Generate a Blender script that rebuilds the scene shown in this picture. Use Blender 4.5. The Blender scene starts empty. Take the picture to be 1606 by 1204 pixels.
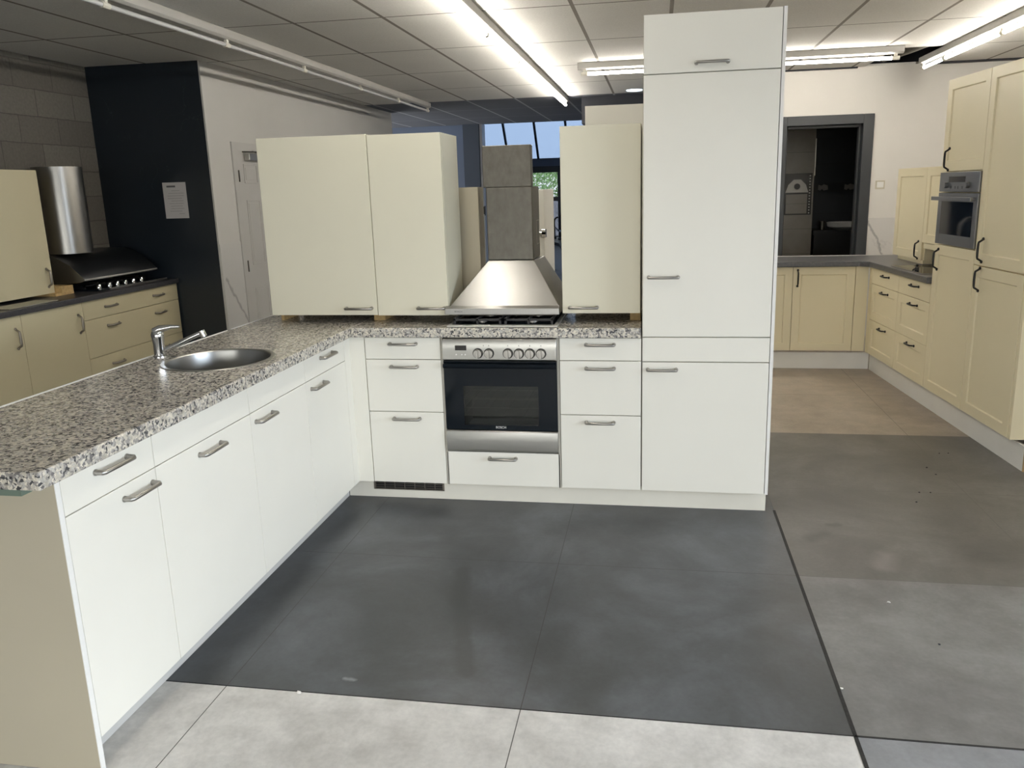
import bpy, bmesh, math, random
from mathutils import Vector, Matrix
C = bpy.context.scene.collection
SC = bpy.context.scene
PI = math.pi
random.seed(7)

# ------------------------------------------------------------------ camera
def setup_camera():
    yaw, pitch, roll = 0.16771045, -0.21938561, -0.02820561
    cy, sy, cp, sp = math.cos(yaw), math.sin(yaw), math.cos(pitch), math.sin(pitch)
    f = Vector((-sy*cp, cy*cp, sp)); r0 = Vector((cy, sy, 0)); u0 = r0.cross(f)
    r = math.cos(roll)*r0 + math.sin(roll)*u0
    u = -math.sin(roll)*r0 + math.cos(roll)*u0
    cd = bpy.data.cameras.new('camera'); co = bpy.data.objects.new('camera', cd); C.objects.link(co)
    m = Matrix(((r.x, u.x, -f.x, 1.46708), (r.y, u.y, -f.y, -3.774787), (r.z, u.z, -f.z, 1.596593), (0, 0, 0, 1)))
    co.matrix_world = m
    cd.sensor_width = 36; cd.lens = 36*1239.158/1606
    cd.shift_x = -20.357/1606; cd.shift_y = -28.82/1606
    cd.clip_start = 0.05; cd.clip_end = 200
    SC.camera = co
setup_camera()

# ------------------------------------------------------------------ view, world, daylight
SC.view_settings.view_transform = 'Standard'
SC.view_settings.look = 'None'
SC.view_settings.gamma = 1
SC.view_settings.exposure = 0.0
SC.view_settings.use_curve_mapping = False
SC.cycles.use_denoising = True
SC.cycles.max_bounces = 10
SC.cycles.diffuse_bounces = 6
SC.cycles.sample_clamp_indirect = 4.0
w = bpy.data.worlds.new('overcast_sky'); SC.world = w; w.use_nodes = True
bg = w.node_tree.nodes['Background']
bg.inputs[0].default_value = (1.0, 0.97, 0.91, 1); bg.inputs[1].default_value = 5.7

TUBE = 66.0          # emission strength of the fluorescent tubes
def area(name, loc, rot, sx, sy, power, col):
    l = bpy.data.lights.new(name, 'AREA'); l.shape = 'RECTANGLE'; l.size = sx; l.size_y = sy
    l.energy = power; l.color = col
    o = bpy.data.objects.new(name, l); C.objects.link(o); o.location = loc; o.rotation_euler = rot
    return o
# daylight outside the shop window in the right-hand wall
area('shopfront_daylight', (7.8, -3.6, 2.5), (0, PI/2, 0), 2.4, 7.5, 700, (0.70, 0.83, 1.0))
# fill light outside the added low window in the wall behind the camera
area('rear_fill_light', (1.6, -9.8, 2.5), (PI/2, 0, 0), 9.0, 2.4, 260, (1.0, 0.94, 0.82))
# sky portals in the two window openings (they only guide the sampling of the sky)
for nm, loc, rot, sx, sy in (('shopfront_portal', (5.62, -3.6, 1.1), (0, PI/2, 0), 2.0, 4.8), ('rear_fill_portal', (1.6, -7.32, 1.0), (PI/2, 0, 0), 6.0, 1.8)):
    po = area(nm, loc, rot, sx, sy, 1, (1, 1, 1)); po.data.cycles.is_portal = True
# daylight above the added roof glazing of the far bay
area('bay_daylight', (0.2, 11.3, 3.7), (0, 0, 0), 4.5, 2.4, 200, (0.95, 0.98, 1.0))

# ------------------------------------------------------------------ materials
def new_mat(name):
    m = bpy.data.materials.new(name); m.use_nodes = True
    nt = m.node_tree; b = nt.nodes['Principled BSDF']
    return m, nt, b
def N(nt, t, **k):
    n = nt.nodes.new(t)
    for a, v in k.items(): setattr(n, a, v)
    return n
def ramp(nt, stops, interp='LINEAR'):
    r = N(nt, 'ShaderNodeValToRGB'); r.color_ramp.interpolation = interp
    e = r.color_ramp.elements
    while len(e) > 1: e.remove(e[-1])
    e[0].position = stops[0][0]; e[0].color = (*stops[0][1], 1)
    for p, c in stops[1:]:
        x = e.new(p); x.color = (*c, 1)
    return r
def coords(nt, scale=(1, 1, 1), kind='Object'):
    tc = N(nt, 'ShaderNodeTexCoord'); mp = N(nt, 'ShaderNodeMapping')
    mp.inputs['Scale'].default_value = scale
    nt.links.new(tc.outputs[kind], mp.inputs[0]); return mp.outputs[0]
def geo_pos(nt):
    return N(nt, 'ShaderNodeNewGeometry').outputs['Position']
def noise(nt, vec, scale, detail=4, rough=.55, dist=0):
    n = N(nt, 'ShaderNodeTexNoise'); nt.links.new(vec, n.inputs['Vector'])
    n.inputs['Scale'].default_value = scale; n.inputs['Detail'].default_value = detail
    n.inputs['Roughness'].default_value = rough; n.inputs['Distortion'].default_value = dist
    return n
def bump(nt, b, h, strength, dist=.01):
    bp = N(nt, 'ShaderNodeBump'); bp.inputs['Strength'].default_value = strength; bp.inputs['Distance'].default_value = dist
    nt.links.new(h, bp.inputs['Height']); nt.links.new(bp.outputs[0], b.inputs['Normal'])
def mixc(nt, fac, a, b_, mode='MIX'):
    m = N(nt, 'ShaderNodeMix', data_type='RGBA', blend_type=mode)
    for sock, v in ((m.inputs[0], fac), (m.inputs[6], a), (m.inputs[7], b_)):
        if isinstance(v, (int, float)): sock.default_value = v
        elif isinstance(v, tuple): sock.default_value = (*v, 1)
        else: nt.links.new(v, sock)
    return m.outputs[2]
def plain(name, col, rough=.4, metal=0.0, var=.04, scale=6, bumps=0, spec=.5):
    """painted or laminated surface with slight unevenness"""
    m, nt, b = new_mat(name)
    v = coords(nt)
    n = noise(nt, v, scale, 3)
    lo = tuple(max(0, c*(1-var)) for c in col); hi = tuple(min(1, c*(1+var)) for c in col)
    r = ramp(nt, [(.3, lo), (.7, hi)]); nt.links.new(n.outputs[0], r.inputs[0])
    nt.links.new(r.outputs[0], b.inputs['Base Color'])
    b.inputs['Roughness'].default_value = rough; b.inputs['Metallic'].default_value = metal
    b.inputs['Specular IOR Level'].default_value = spec
    if bumps:
        n2 = noise(nt, v, 180, 3); bump(nt, b, n2.outputs[0], bumps, .002)
    return m
def emis(name, col, strength):
    m, nt, b = new_mat(name)
    b.inputs['Base Color'].default_value = (*col, 1)
    b.inputs['Emission Color'].default_value = (*col, 1); b.inputs['Emission Strength'].default_value = strength
    return m
def steel(name, col=(.60, .59, .57), rough=.28, stretch=(2, 2, 160), amt=.25):
    m, nt, b = new_mat(name)
    v = coords(nt, stretch)
    n = noise(nt, v, 6, 5)
    r = ramp(nt, [(.25, tuple(c*(1-amt*.5) for c in col)), (.75, tuple(min(1, c*(1+amt*.5)) for c in col))])
    nt.links.new(n.outputs[0], r.inputs[0]); nt.links.new(r.outputs[0], b.inputs['Base Color'])
    mr = N(nt, 'ShaderNodeMapRange'); mr.inputs[3].default_value = rough*.8; mr.inputs[4].default_value = rough*1.25
    nt.links.new(n.outputs[0], mr.inputs[0]); nt.links.new(mr.outputs[0], b.inputs['Roughness'])
    b.inputs['Metallic'].default_value = 1
    bump(nt, b, n.outputs[0], .08, .001)
    return m
def glass(name, tint=(1, 1, 1), gloss=.1, rough=.02):
    m = bpy.data.materials.new(name); m.use_nodes = True; nt = m.node_tree
    for n in list(nt.nodes): nt.nodes.remove(n)
    o = N(nt, 'ShaderNodeOutputMaterial'); mx = N(nt, 'ShaderNodeMixShader'); t = N(nt, 'ShaderNodeBsdfTransparent'); g = N(nt, 'ShaderNodeBsdfGlossy')
    fr = N(nt, 'ShaderNodeFresnel'); fr.inputs[0].default_value = 1.45
    ad = N(nt, 'ShaderNodeMath', operation='ADD'); ad.inputs[1].default_value = gloss; nt.links.new(fr.outputs[0], ad.inputs[0])
    ad.use_clamp = True
    t.inputs[0].default_value = (*tint, 1); g.inputs['Roughness'].default_value = rough
    nt.links.new(ad.outputs[0], mx.inputs[0]); nt.links.new(t.outputs[0], mx.inputs[1]); nt.links.new(g.outputs[0], mx.inputs[2]); nt.links.new(mx.outputs[0], o.inputs[0])
    return m

def granite():
    m, nt, b = new_mat('speckled_granite')
    v = coords(nt)
    wn = noise(nt, v, 60, 3)
    add = N(nt, 'ShaderNodeVectorMath', operation='MULTIPLY_ADD')
    nt.links.new(wn.outputs['Color'], add.inputs[0]); add.inputs[1].default_value = (.02, .02, .02); nt.links.new(v, add.inputs[2])
    vo = N(nt, 'ShaderNodeTexVoronoi'); vo.inputs['Scale'].default_value = 130; nt.links.new(add.outputs[0], vo.inputs['Vector'])
    r = ramp(nt, [(0, (.075, .075, .08)), (.10, (.20, .19, .19)), (.21, (.36, .34, .32)), (.38, (.60, .56, .48)), (.60, (.76, .71, .61)), (.84, (.56, .54, .50))], 'CONSTANT')
    sep = N(nt, 'ShaderNodeSeparateColor'); nt.links.new(vo.outputs['Color'], sep.inputs[0]); nt.links.new(sep.outputs[0], r.inputs[0])
    cl = noise(nt, v, 38, 4); rc = ramp(nt, [(.36, (.55, .54, .54)), (.52, (1, 1, 1))]); nt.links.new(cl.outputs[0], rc.inputs[0])
    c1 = mixc(nt, .6, r.outputs[0], rc.outputs[0], 'MULTIPLY')
    fn = noise(nt, v, 420, 2); rf = ramp(nt, [(.35, (.7, .7, .7)), (.6, (1.1, 1.1, 1.1))]); nt.links.new(fn.outputs[0], rf.inputs[0])
    c2 = mixc(nt, .7, c1, rf.outputs[0], 'MULTIPLY')
    nt.links.new(c2, b.inputs['Base Color'])
    b.inputs['Roughness'].default_value = .2
    bump(nt, b, fn.outputs[0], .05, .001)
    return m

def grid_mask(nt, pos, ax, x0, pitch, half):
    """1 on a line of half-width `half` at x0 + k*pitch along axis ax"""
    s = N(nt, 'ShaderNodeSeparateXYZ'); nt.links.new(pos, s.inputs[0])
    a = N(nt, 'ShaderNodeMath', operation='SUBTRACT'); nt.links.new(s.outputs[ax], a.inputs[0]); a.inputs[1].default_value = x0 - 500*pitch + pitch/2
    d = N(nt, 'ShaderNodeMath', operation='MODULO'); nt.links.new(a.outputs[0], d.inputs[0]); d.inputs[1].default_value = pitch
    e = N(nt, 'ShaderNodeMath', operation='SUBTRACT'); nt.links.new(d.outputs[0], e.inputs[0]); e.inputs[1].default_value = pitch/2
    f = N(nt, 'ShaderNodeMath', operation='ABSOLUTE'); nt.links.new(e.outputs[0], f.inputs[0])
    g = N(nt, 'ShaderNodeMath', operation='LESS_THAN'); nt.links.new(f.outputs[0], g.inputs[0]); g.inputs[1].default_value = half
    return g.outputs[0]
def vmax(nt, a, b):
    m = N(nt, 'ShaderNodeMath', operation='MAXIMUM'); nt.links.new(a, m.inputs[0]); nt.links.new(b, m.inputs[1]); return m.outputs[0]

def seg_mask(nt, p, ax, A, B, w0, w1, warp=.03, wscale=9):
    """soft 0..1 mask around the segment A-B in the plane of axes ax, edge wandering with noise"""
    m = lambda op, a, b=None, c=None: (lambda n: ([nt.links.new(v, n.inputs[i]) if not isinstance(v, (int, float)) else setattr(n.inputs[i], 'default_value', v) for i, v in enumerate((a, b, c)) if v is not None], n.outputs[0])[1])(N(nt, 'ShaderNodeMath', operation=op))
    s = N(nt, 'ShaderNodeSeparateXYZ'); nt.links.new(p, s.inputs[0]); nz = noise(nt, p, wscale, 4); sc = N(nt, 'ShaderNodeSeparateColor'); nt.links.new(nz.outputs['Color'], sc.inputs[0])
    u = m('MULTIPLY_ADD', m('SUBTRACT', sc.outputs[0], .5), warp*2, s.outputs[ax[0]]); v = m('MULTIPLY_ADD', m('SUBTRACT', sc.outputs[1], .5), warp*2, s.outputs[ax[1]])
    L = math.hypot(B[0]-A[0], B[1]-A[1]); dx, dy = (B[0]-A[0])/L, (B[1]-A[1])/L
    du = m('SUBTRACT', u, A[0]); dv = m('SUBTRACT', v, A[1])
    t = m('ADD', m('MULTIPLY', du, dx), m('MULTIPLY', dv, dy)); q = m('ABSOLUTE', m('SUBTRACT', m('MULTIPLY', du, -dy), m('MULTIPLY', dv, -dx)))
    over = m('MAXIMUM', m('SUBTRACT', t, L), m('MULTIPLY', t, -1.0)); over = m('MAXIMUM', over, 0.0)
    d = m('SQRT', m('ADD', m('MULTIPLY', q, q), m('MULTIPLY', over, over)))
    mr = N(nt, 'ShaderNodeMapRange'); nt.links.new(d, mr.inputs[0]); mr.inputs[1].default_value = w0; mr.inputs[2].default_value = w1; mr.inputs[3].default_value = 1; mr.inputs[4].default_value = 0
    return mr.outputs[0]
def tile_mat(name, dark, mid, light, rough=.42, grout=(.10, .10, .10), specks=True, marks=()):
    m, nt, b = new_mat(name)
    p = geo_pos(nt)
    n1 = noise(nt, p, 1.6, 8, .62, .4); n2 = noise(nt, p, 9, 6, .6); n3 = noise(nt, p, 60, 3)
    r1 = ramp(nt, [(.3, dark), (.5, mid), (.72, light)]); nt.links.new(n1.outputs[0], r1.inputs[0])
    r2 = ramp(nt, [(.3, (.80, .80, .80)), (.65, (1.12, 1.12, 1.12))]); nt.links.new(n2.outputs[0], r2.inputs[0])
    c = mixc(nt, .8, r1.outputs[0], r2.outputs[0], 'MULTIPLY')
    r3 = ramp(nt, [(.35, (.92, .92, .92)), (.65, (1.05, 1.05, 1.05))]); nt.links.new(n3.outputs[0], r3.inputs[0])
    c = mixc(nt, .7, c, r3.outputs[0], 'MULTIPLY')
    if specks:   # dried plaster crumbs and scuffs
        s = noise(nt, p, 34, 4, .7); rs = ramp(nt, [(.70, (0, 0, 0)), (.76, (1, 1, 1))]); nt.links.new(s.outputs[0], rs.inputs[0])
        c = mixc(nt, rs.outputs[0], c, tuple(min(.8, q*1.6+.04) for q in light))
    for A, B, w0, w1, amt, col in marks:
        f = seg_mask(nt, p, (0, 1), A, B, w0, w1); mm = N(nt, 'ShaderNodeMath', operation='MULTIPLY'); nt.links.new(f, mm.inputs[0]); mm.inputs[1].default_value = amt
        c = mixc(nt, mm.outputs[0], c, col)
    g = vmax(nt, grid_mask(nt, p, 0, .057, 1.0, .0017), grid_mask(nt, p, 1, -1.62, .995, .0017))
    c = mixc(nt, g, c, grout)
    nt.links.new(c, b.inputs['Base Color'])
    mr = N(nt, 'ShaderNodeMapRange'); mr.inputs[3].default_value = rough*.75; mr.inputs[4].default_value = rough*1.3
    nt.links.new(n2.outputs[0], mr.inputs[0]); nt.links.new(mr.outputs[0], b.inputs['Roughness'])
    bump(nt, b, n3.outputs[0], .06, .002)
    return m

def ceiling_mat(name='ceiling_tiles', lo=(.68, .665, .63), hi=(.78, .765, .73), gxc=(.15, .14, .12), gyc=(.22, .20, .175)):
    m, nt, b = new_mat(name)
    p = geo_pos(nt)
    n = noise(nt, p, 90, 4); n0 = noise(nt, p, .9, 3)
    r = ramp(nt, [(.3, lo), (.7, hi)]); nt.links.new(n.outputs[0], r.inputs[0])
    r0 = ramp(nt, [(.3, (.93, .93, .93)), (.7, (1.04, 1.04, 1.04))]); nt.links.new(n0.outputs[0], r0.inputs[0])
    c = mixc(nt, 1.0, r.outputs[0], r0.outputs[0], 'MULTIPLY')
    gy = grid_mask(nt, p, 0, -.852, .6, .0125); gx = grid_mask(nt, p, 1, 1.365, 1.2, .008)
    c = mixc(nt, gx, c, gxc); c = mixc(nt, gy, c, gyc)
    nt.links.new(c, b.inputs['Base Color']); b.inputs['Roughness'].default_value = .9
    g = vmax(nt, gx, gy); iv = N(nt, 'ShaderNodeMath', operation='SUBTRACT'); iv.inputs[0].default_value = 1; nt.links.new(g, iv.inputs[1])
    bump(nt, b, n.outputs[0], .15, .003)
    return m

def block_mat():
    m, nt, b = new_mat('painted_concrete_block')
    p = geo_pos(nt)
    s = N(nt, 'ShaderNodeSeparateXYZ'); nt.links.new(p, s.inputs[0])
    cb = N(nt, 'ShaderNodeCombineXYZ'); nt.links.new(s.outputs[1], cb.inputs[0]); nt.links.new(s.outputs[2], cb.inputs[1])
    ad = N(nt, 'ShaderNodeVectorMath', operation='ADD'); nt.links.new(cb.outputs[0], ad.inputs[0]); ad.inputs[1].default_value = (10.143, -.045, 0)
    wn = noise(nt, p, 14, 2)
    wa = N(nt, 'ShaderNodeVectorMath', operation='MULTIPLY_ADD'); nt.links.new(wn.outputs['Color'], wa.inputs[0]); wa.inputs[1].default_value = (.012, .012, 0); nt.links.new(ad.outputs[0], wa.inputs[2])
    br = N(nt, 'ShaderNodeTexBrick'); nt.links.new(wa.outputs[0], br.inputs['Vector'])
    br.inputs['Scale'].default_value = 1; br.inputs['Brick Width'].default_value = .4; br.inputs['Row Height'].default_value = .2
    br.inputs['Mortar Size'].default_value = .005; br.inputs['Mortar Smooth'].default_value = .4
    br.inputs['Color1'].default_value = (.125, .115, .10, 1); br.inputs['Color2'].default_value = (.16, .15, .13, 1); br.inputs['Mortar'].default_value = (.085, .08, .07, 1)
    n = noise(nt, p, 45, 5)
    r = ramp(nt, [(.3, (.8, .8, .8)), (.7, (1.1, 1.1, 1.1))]); nt.links.new(n.outputs[0], r.inputs[0])
    c = mixc(nt, .7, br.outputs[0], r.outputs[0], 'MULTIPLY'); nt.links.new(c, b.inputs['Base Color'])
    b.inputs['Roughness'].default_value = .9
    iv = N(nt, 'ShaderNodeMath', operation='MULTIPLY_ADD'); nt.links.new(br.outputs['Fac'], iv.inputs[0]); iv.inputs[1].default_value = -1.0
    nt.links.new(n.outputs[0], iv.inputs[2])
    bump(nt, b, iv.outputs[0], .45, .006)
    return m

def marble(name, base, vein, scale=1.4, rough=.15, thick=.012, amt=.8, lines=()):
    m, nt, b = new_mat(name)
    p = geo_pos(nt)
    n = noise(nt, p, scale, 7, .55, 1.1)
    sb = N(nt, 'ShaderNodeMath', operation='SUBTRACT'); nt.links.new(n.outputs[0], sb.inputs[0]); sb.inputs[1].default_value = .5
    ab = N(nt, 'ShaderNodeMath', operation='ABSOLUTE'); nt.links.new(sb.outputs[0], ab.inputs[0])
    r = ramp(nt, [(0, (amt, amt, amt)), (thick, (0, 0, 0))]); nt.links.new(ab.outputs[0], r.inputs[0])
    n2 = noise(nt, p, scale*.8, 3); r2 = ramp(nt, [(.45, (0, 0, 0)), (.6, (1, 1, 1))]); nt.links.new(n2.outputs[0], r2.inputs[0])
    f = mixc(nt, 1.0, r.outputs[0], r2.outputs[0], 'MULTIPLY')
    c = mixc(nt, f, base, vein)
    for ax, A, B, w0, w1 in lines:
        k = seg_mask(nt, p, ax, A, B, w0, w1, .03, 14); c = mixc(nt, k, c, vein)
    nt.links.new(c, b.inputs['Base Color'])
    b.inputs['Roughness'].default_value = rough
    return m
def wall_tiles(name, c1, c2, w_, h_, x0, z0, grout, rough=.3):
    m, nt, b = new_mat(name)
    p = geo_pos(nt)
    n = noise(nt, p, 5, 5); r = ramp(nt, [(.3, c1), (.7, c2)]); nt.links.new(n.outputs[0], r.inputs[0])
    g = vmax(nt, grid_mask(nt, p, 0, x0, w_, .002), grid_mask(nt, p, 2, z0, h_, .002))
    c = mixc(nt, g, r.outputs[0], grout); nt.links.new(c, b.inputs['Base Color']); b.inputs['Roughness'].default_value = rough
    return m

M = {}
M['white'] = plain('white_laminate', (.86, .84, .765), .38, var=.012, scale=3, bumps=.03)
M['white_edge'] = plain('white_edging', (.86, .85, .82), .4, var=.01)
M['ivory'] = plain('ivory_laminate', (.78, .745, .60), .40, var=.012, scale=3, bumps=.03)
M['carcass'] = plain('carcass_board', (.42, .40, .35), .6, var=.03)
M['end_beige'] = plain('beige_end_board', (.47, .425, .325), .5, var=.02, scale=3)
M['cream'] = plain('cream_lacquer', (.84, .755, .53), .42, var=.015, scale=2)
M['cream_flat'] = plain('cream_laminate', (.60, .54, .36), .45, var=.015, scale=2)
M['carcass_cream'] = plain('cream_carcass_board', (.55, .49, .34), .6, var=.03)
M['nickel'] = steel('brushed_nickel', (.40, .385, .36), .34, (60, 60, 60), .1)
M['iron'] = plain('black_iron', (.012, .011, .011), .35, metal=.3)
M['bronze'] = steel('dull_nickel', (.34, .31, .27), .38, (40, 40, 40), .1)
M['steel_h'] = steel('brushed_steel', (.46, .455, .43), .33, (2, 160, 160), .12)
M['steel_v'] = steel('brushed_steel_upright', (.34, .335, .32), .30, (160, 160, 2), .12)
M['steel_dark'] = steel('smudged_steel', (.14, .132, .115), .42, (5, 5, 3), .5)
M['steel_grey'] = steel('grey_steel', (.22, .225, .235), .30, (2, 160, 160), .1)
M['steel_lip'] = steel('satin_steel_edge', (.70, .69, .66), .5, (2, 80, 80), .1)
M['chrome'] = plain('chrome', (.72, .72, .73), .1, metal=1, var=.01)
M['bowl'] = steel('satin_steel_bowl', (.36, .36, .35), .30, (3, 3, 1), .06)
M['black_glass'] = plain('black_glass', (.006, .009, .013), .06, var=.05, spec=.22)
M['black'] = plain('black_enamel', (.012, .012, .013), .35)
M['cast'] = plain('cast_iron', (.02, .02, .021), .5, bumps=.3)
M['smoke'] = glass('tinted_oven_glass', (.27, .35, .31), .02)
M['cavity'] = plain('oven_enamel', (.17, .21, .19), .5)
M['granite'] = granite()
M['dark_top'] = plain('slate_worktop', (.085, .085, .09), .32, var=.2, scale=60, bumps=.1)
M['dark_top2'] = plain('charcoal_worktop', (.045, .045, .05), .35, var=.2, scale=60)
M['plinth'] = plain('plinth_white', (.82, .79, .70), .45, var=.02)
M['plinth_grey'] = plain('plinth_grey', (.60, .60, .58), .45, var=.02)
M['blocker_board'] = plain('brown_blocker_board', (.10, .08, .055), .7, var=.1)
M['plinth_pale'] = plain('plinth_pale', (.86, .85, .81), .45, var=.02)
M['chip'] = plain('raw_chipboard', (.42, .30, .16), .8, var=.25, scale=150)
M['wood'] = plain('pine_block', (.52, .36, .16), .7, var=.2, scale=40)
M['plaster'] = plain('white_plaster', (.78, .755, .71), .85, var=.02, scale=2, bumps=.1)
M['plaster_l'] = plain('grey_white_plaster', (.60, .59, .565), .85, var=.02, scale=2, bumps=.1)
M['plaster_b'] = plain('paint_in_blue_daylight', (.24, .28, .36), .8, var=.03, scale=2)  # blue cast of the far daylight is mixed into this wall colour
M['pillar'] = plain('paint_in_backlit_shade', (.13, .155, .20), .8, var=.03, scale=2)  # pale pillar and far walls; their backlit blue shade is in the colour
M['doorpaint'] = plain('grey_door_paint', (.52, .51, .49), .5, var=.02)
M['anthracite'] = plain('anthracite_frame', (.028, .032, .037), .4)
M['darkvoid'] = plain('dark_void', (.03, .032, .04), .9)
M['switch'] = plain('switch_plastic', (.60, .55, .44), .4)
M['paper'] = plain('paper_sheet', (.62, .60, .60), .7, var=.02)
M['ink'] = plain('printed_ink', (.12, .12, .13), .7)
M['ink_light'] = plain('grey_print', (.38, .37, .37), .7)
M['ceil'] = ceiling_mat(); M['ceil_far'] = ceiling_mat('far_ceiling_tiles', (.13, .14, .165), (.17, .18, .21), (.34, .35, .38), (.42, .43, .47))
M['block'] = block_mat()
M['black_marble'] = marble('black_marble_panel', (.015, .021, .029), (.10, .12, .12), 2.3, .3, .004, .35)
M['white_marble'] = marble('white_marble_panel', (.72, .70, .67), (.42, .41, .40), .9, .2, .006, .25, [((0, 2), (3.58, 1.19), (3.67, 1.04), .004, .016), ((0, 2), (3.67, 1.04), (3.76, .82), .004, .016)])
M['grey_marble'] = marble('grey_white_marble_panel', (.60, .59, .57), (.36, .35, .35), .9, .3, .006, .25, [((1, 2), (2.50, .92), (2.646, .70), .004, .02), ((1, 2), (2.646, .70), (2.83, .47), .004, .02)])
M['t_dark'] = tile_mat('slate_floor_tile', (.034, .037, .040), (.062, .067, .073), (.115, .126, .140), .36, (.03, .03, .03), False, [((.655, -.72), (.70, -1.0), .02, .05, .75, (.035, .038, .040)), ((.71, -1.0), (.84, -1.45), .02, .045, .7, (.038, .042, .045)), ((.44, -1.53), (.475, -1.535), .002, .012, .6, (.35, .37, .38)), ((.30, -.35), (.45, -.33), .03, .09, .35, (.04, .043, .046))])
M['t_light'] = tile_mat('pale_floor_tile', (.48, .465, .44), (.64, .625, .60), (.80, .785, .76), .45, (.09, .085, .08), False)
M['t_taupe'] = tile_mat('taupe_floor_tile', (.078, .074, .069), (.122, .115, .106), (.18, .172, .162), .42, (.09, .085, .08), True, [((2.18, -.26), (2.24, -.20), .01, .05, .5, (.06, .057, .053)), ((2.30, -.09), (2.33, -.085), .01, .03, .5, (.06, .057, .053)), ((2.10, .15), (2.5, .30), .05, .16, .35, (.07, .067, .06)), ((2.43, -.5), (2.46, -.4), .01, .07, .35, (.30, .27, .26))])
M['t_grey'] = tile_mat('grey_tile_and_sheen', (.115, .113, .111), (.175, .172, .169), (.25, .247, .245), .42, (.07, .07, .07))  # on the right-hand floor: taupe tile with a paler reflection painted in
M['t_beige'] = tile_mat('beige_floor_tile', (.30, .25, .20), (.37, .315, .255), (.44, .385, .32), .42, (.14, .12, .10), False)
M['t_blue'] = tile_mat('floor_tile_blue_sheen', (.19, .195, .21), (.24, .245, .26), (.29, .295, .31), .42, (.07, .07, .07))  # bluish window sheen painted into the tile colour
M['joint'] = plain('black_joint', (.012, .012, .012), .7, var=.5, scale=90)
M['tube_on'] = emis('fluorescent_tube_lit', (1.0, .94, .845), TUBE)
M['tube_off'] = plain('fluorescent_tube_unlit', (.62, .62, .62), .25)
M['trunk'] = plain('white_enamel_trunking', (.42, .41, .385), .4)
M['holder'] = plain('lampholder_plastic', (.72, .70, .62), .5)
M['glasspane'] = glass('window_glass', (.96, .98, 1.0), .03)
M['skyglass'] = glass('skylight_glass_sky_tint', (.28, .335, .42), .02)  # tint carries the blue of the sky and dims it
M['tintpane'] = glass('dimming_window_glass', (.40, .42, .46), .02)  # tint added to dim the over-bright outdoors
M['ceramic'] = plain('white_ceramic', (.60, .60, .58), .15)
M['tile_taupe'] = wall_tiles('taupe_wall_tile', (.22, .205, .18), (.28, .26, .23), 2.0, .295, .3, 1.93-.295*7, (.10, .10, .09))
M['tile_black'] = wall_tiles('black_wall_tile', (.010, .012, .015), (.016, .018, .022), .6, .3, .3, .0, (.004, .004, .004), .45)
M['downlight'] = emis('downlight_lens', (.75, .88, 1.0), 2.2)
M['leaf'] = plain('green_leaf', (.30, .50, .20), .6, var=.5, scale=3)
M['bark'] = plain('bark', (.12, .09, .06), .9)
M['garden_brick'] = plain('pale_garden_brick', (.45, .47, .52), .9, var=.35, scale=12)
M['paving'] = plain('paving', (.35, .34, .32), .9)
M['batten'] = plain('green_moisture_board', (.14, .19, .15), .7)
M['screen'] = plain('display_window', (.02, .018, .018), .15)
M['white_paint'] = plain('white_gloss_paint', (.78, .80, .84), .4)

# ------------------------------------------------------------------ mesh helpers
def bx(bm, x0, x1, y0, y1, z0, z1):
    v = [bm.verts.new(p) for p in ((x0,y0,z0),(x1,y0,z0),(x1,y1,z0),(x0,y1,z0),(x0,y0,z1),(x1,y0,z1),(x1,y1,z1),(x0,y1,z1))]
    fs = [bm.faces.new([v[i] for i in q]) for q in ((0,3,2,1),(4,5,6,7),(0,1,5,4),(1,2,6,5),(2,3,7,6),(3,0,4,7))]
    return fs
def prism(bm, pts, a, b, axis='z'):
    """extrude the 2-D outline pts between a and b along the axis"""
    def P(u, v, t):
        return {'z': (u, v, t), 'y': (u, t, v), 'x': (t, u, v)}[axis]
    lo = [bm.verts.new(P(u, v, a)) for u, v in pts]; hi = [bm.verts.new(P(u, v, b)) for u, v in pts]
    n = len(pts)
    bm.faces.new(lo[::-1]); bm.faces.new(hi)
    for i in range(n): bm.faces.new((lo[i], lo[(i+1) % n], hi[(i+1) % n], hi[i]))
def tube(bm, pts, rad, seg=10, caps=True):
    """round bar through pts; rad is a number or one value per point"""
    pts = [Vector(p) for p in pts]; n = len(pts)
    rad = [rad]*n if isinstance(rad, (int, float)) else rad
    rings = []; ref = None
    for i, p in enumerate(pts):
        a = pts[max(0, i-1)]; b = pts[min(n-1, i+1)]; t = (b-a).normalized()
        if ref is None: ref = Vector((0, 0, 1)) if abs(t.z) < .9 else Vector((1, 0, 0))
        s = t.cross(ref)
        if s.length < 1e-5: s = t.cross(Vector((0, 1, 0)))
        s.normalize(); ref = s.cross(t).normalized()
        rings.append([bm.verts.new(p + rad[i]*(math.cos(2*PI*k/seg)*s + math.sin(2*PI*k/seg)*ref)) for k in range(seg)])
    for i in range(n-1):
        for k in range(seg):
            bm.faces.new((rings[i][k], rings[i][(k+1) % seg], rings[i+1][(k+1) % seg], rings[i+1][k]))
    if caps: bm.faces.new(rings[0][::-1]); bm.faces.new(rings[-1])
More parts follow.
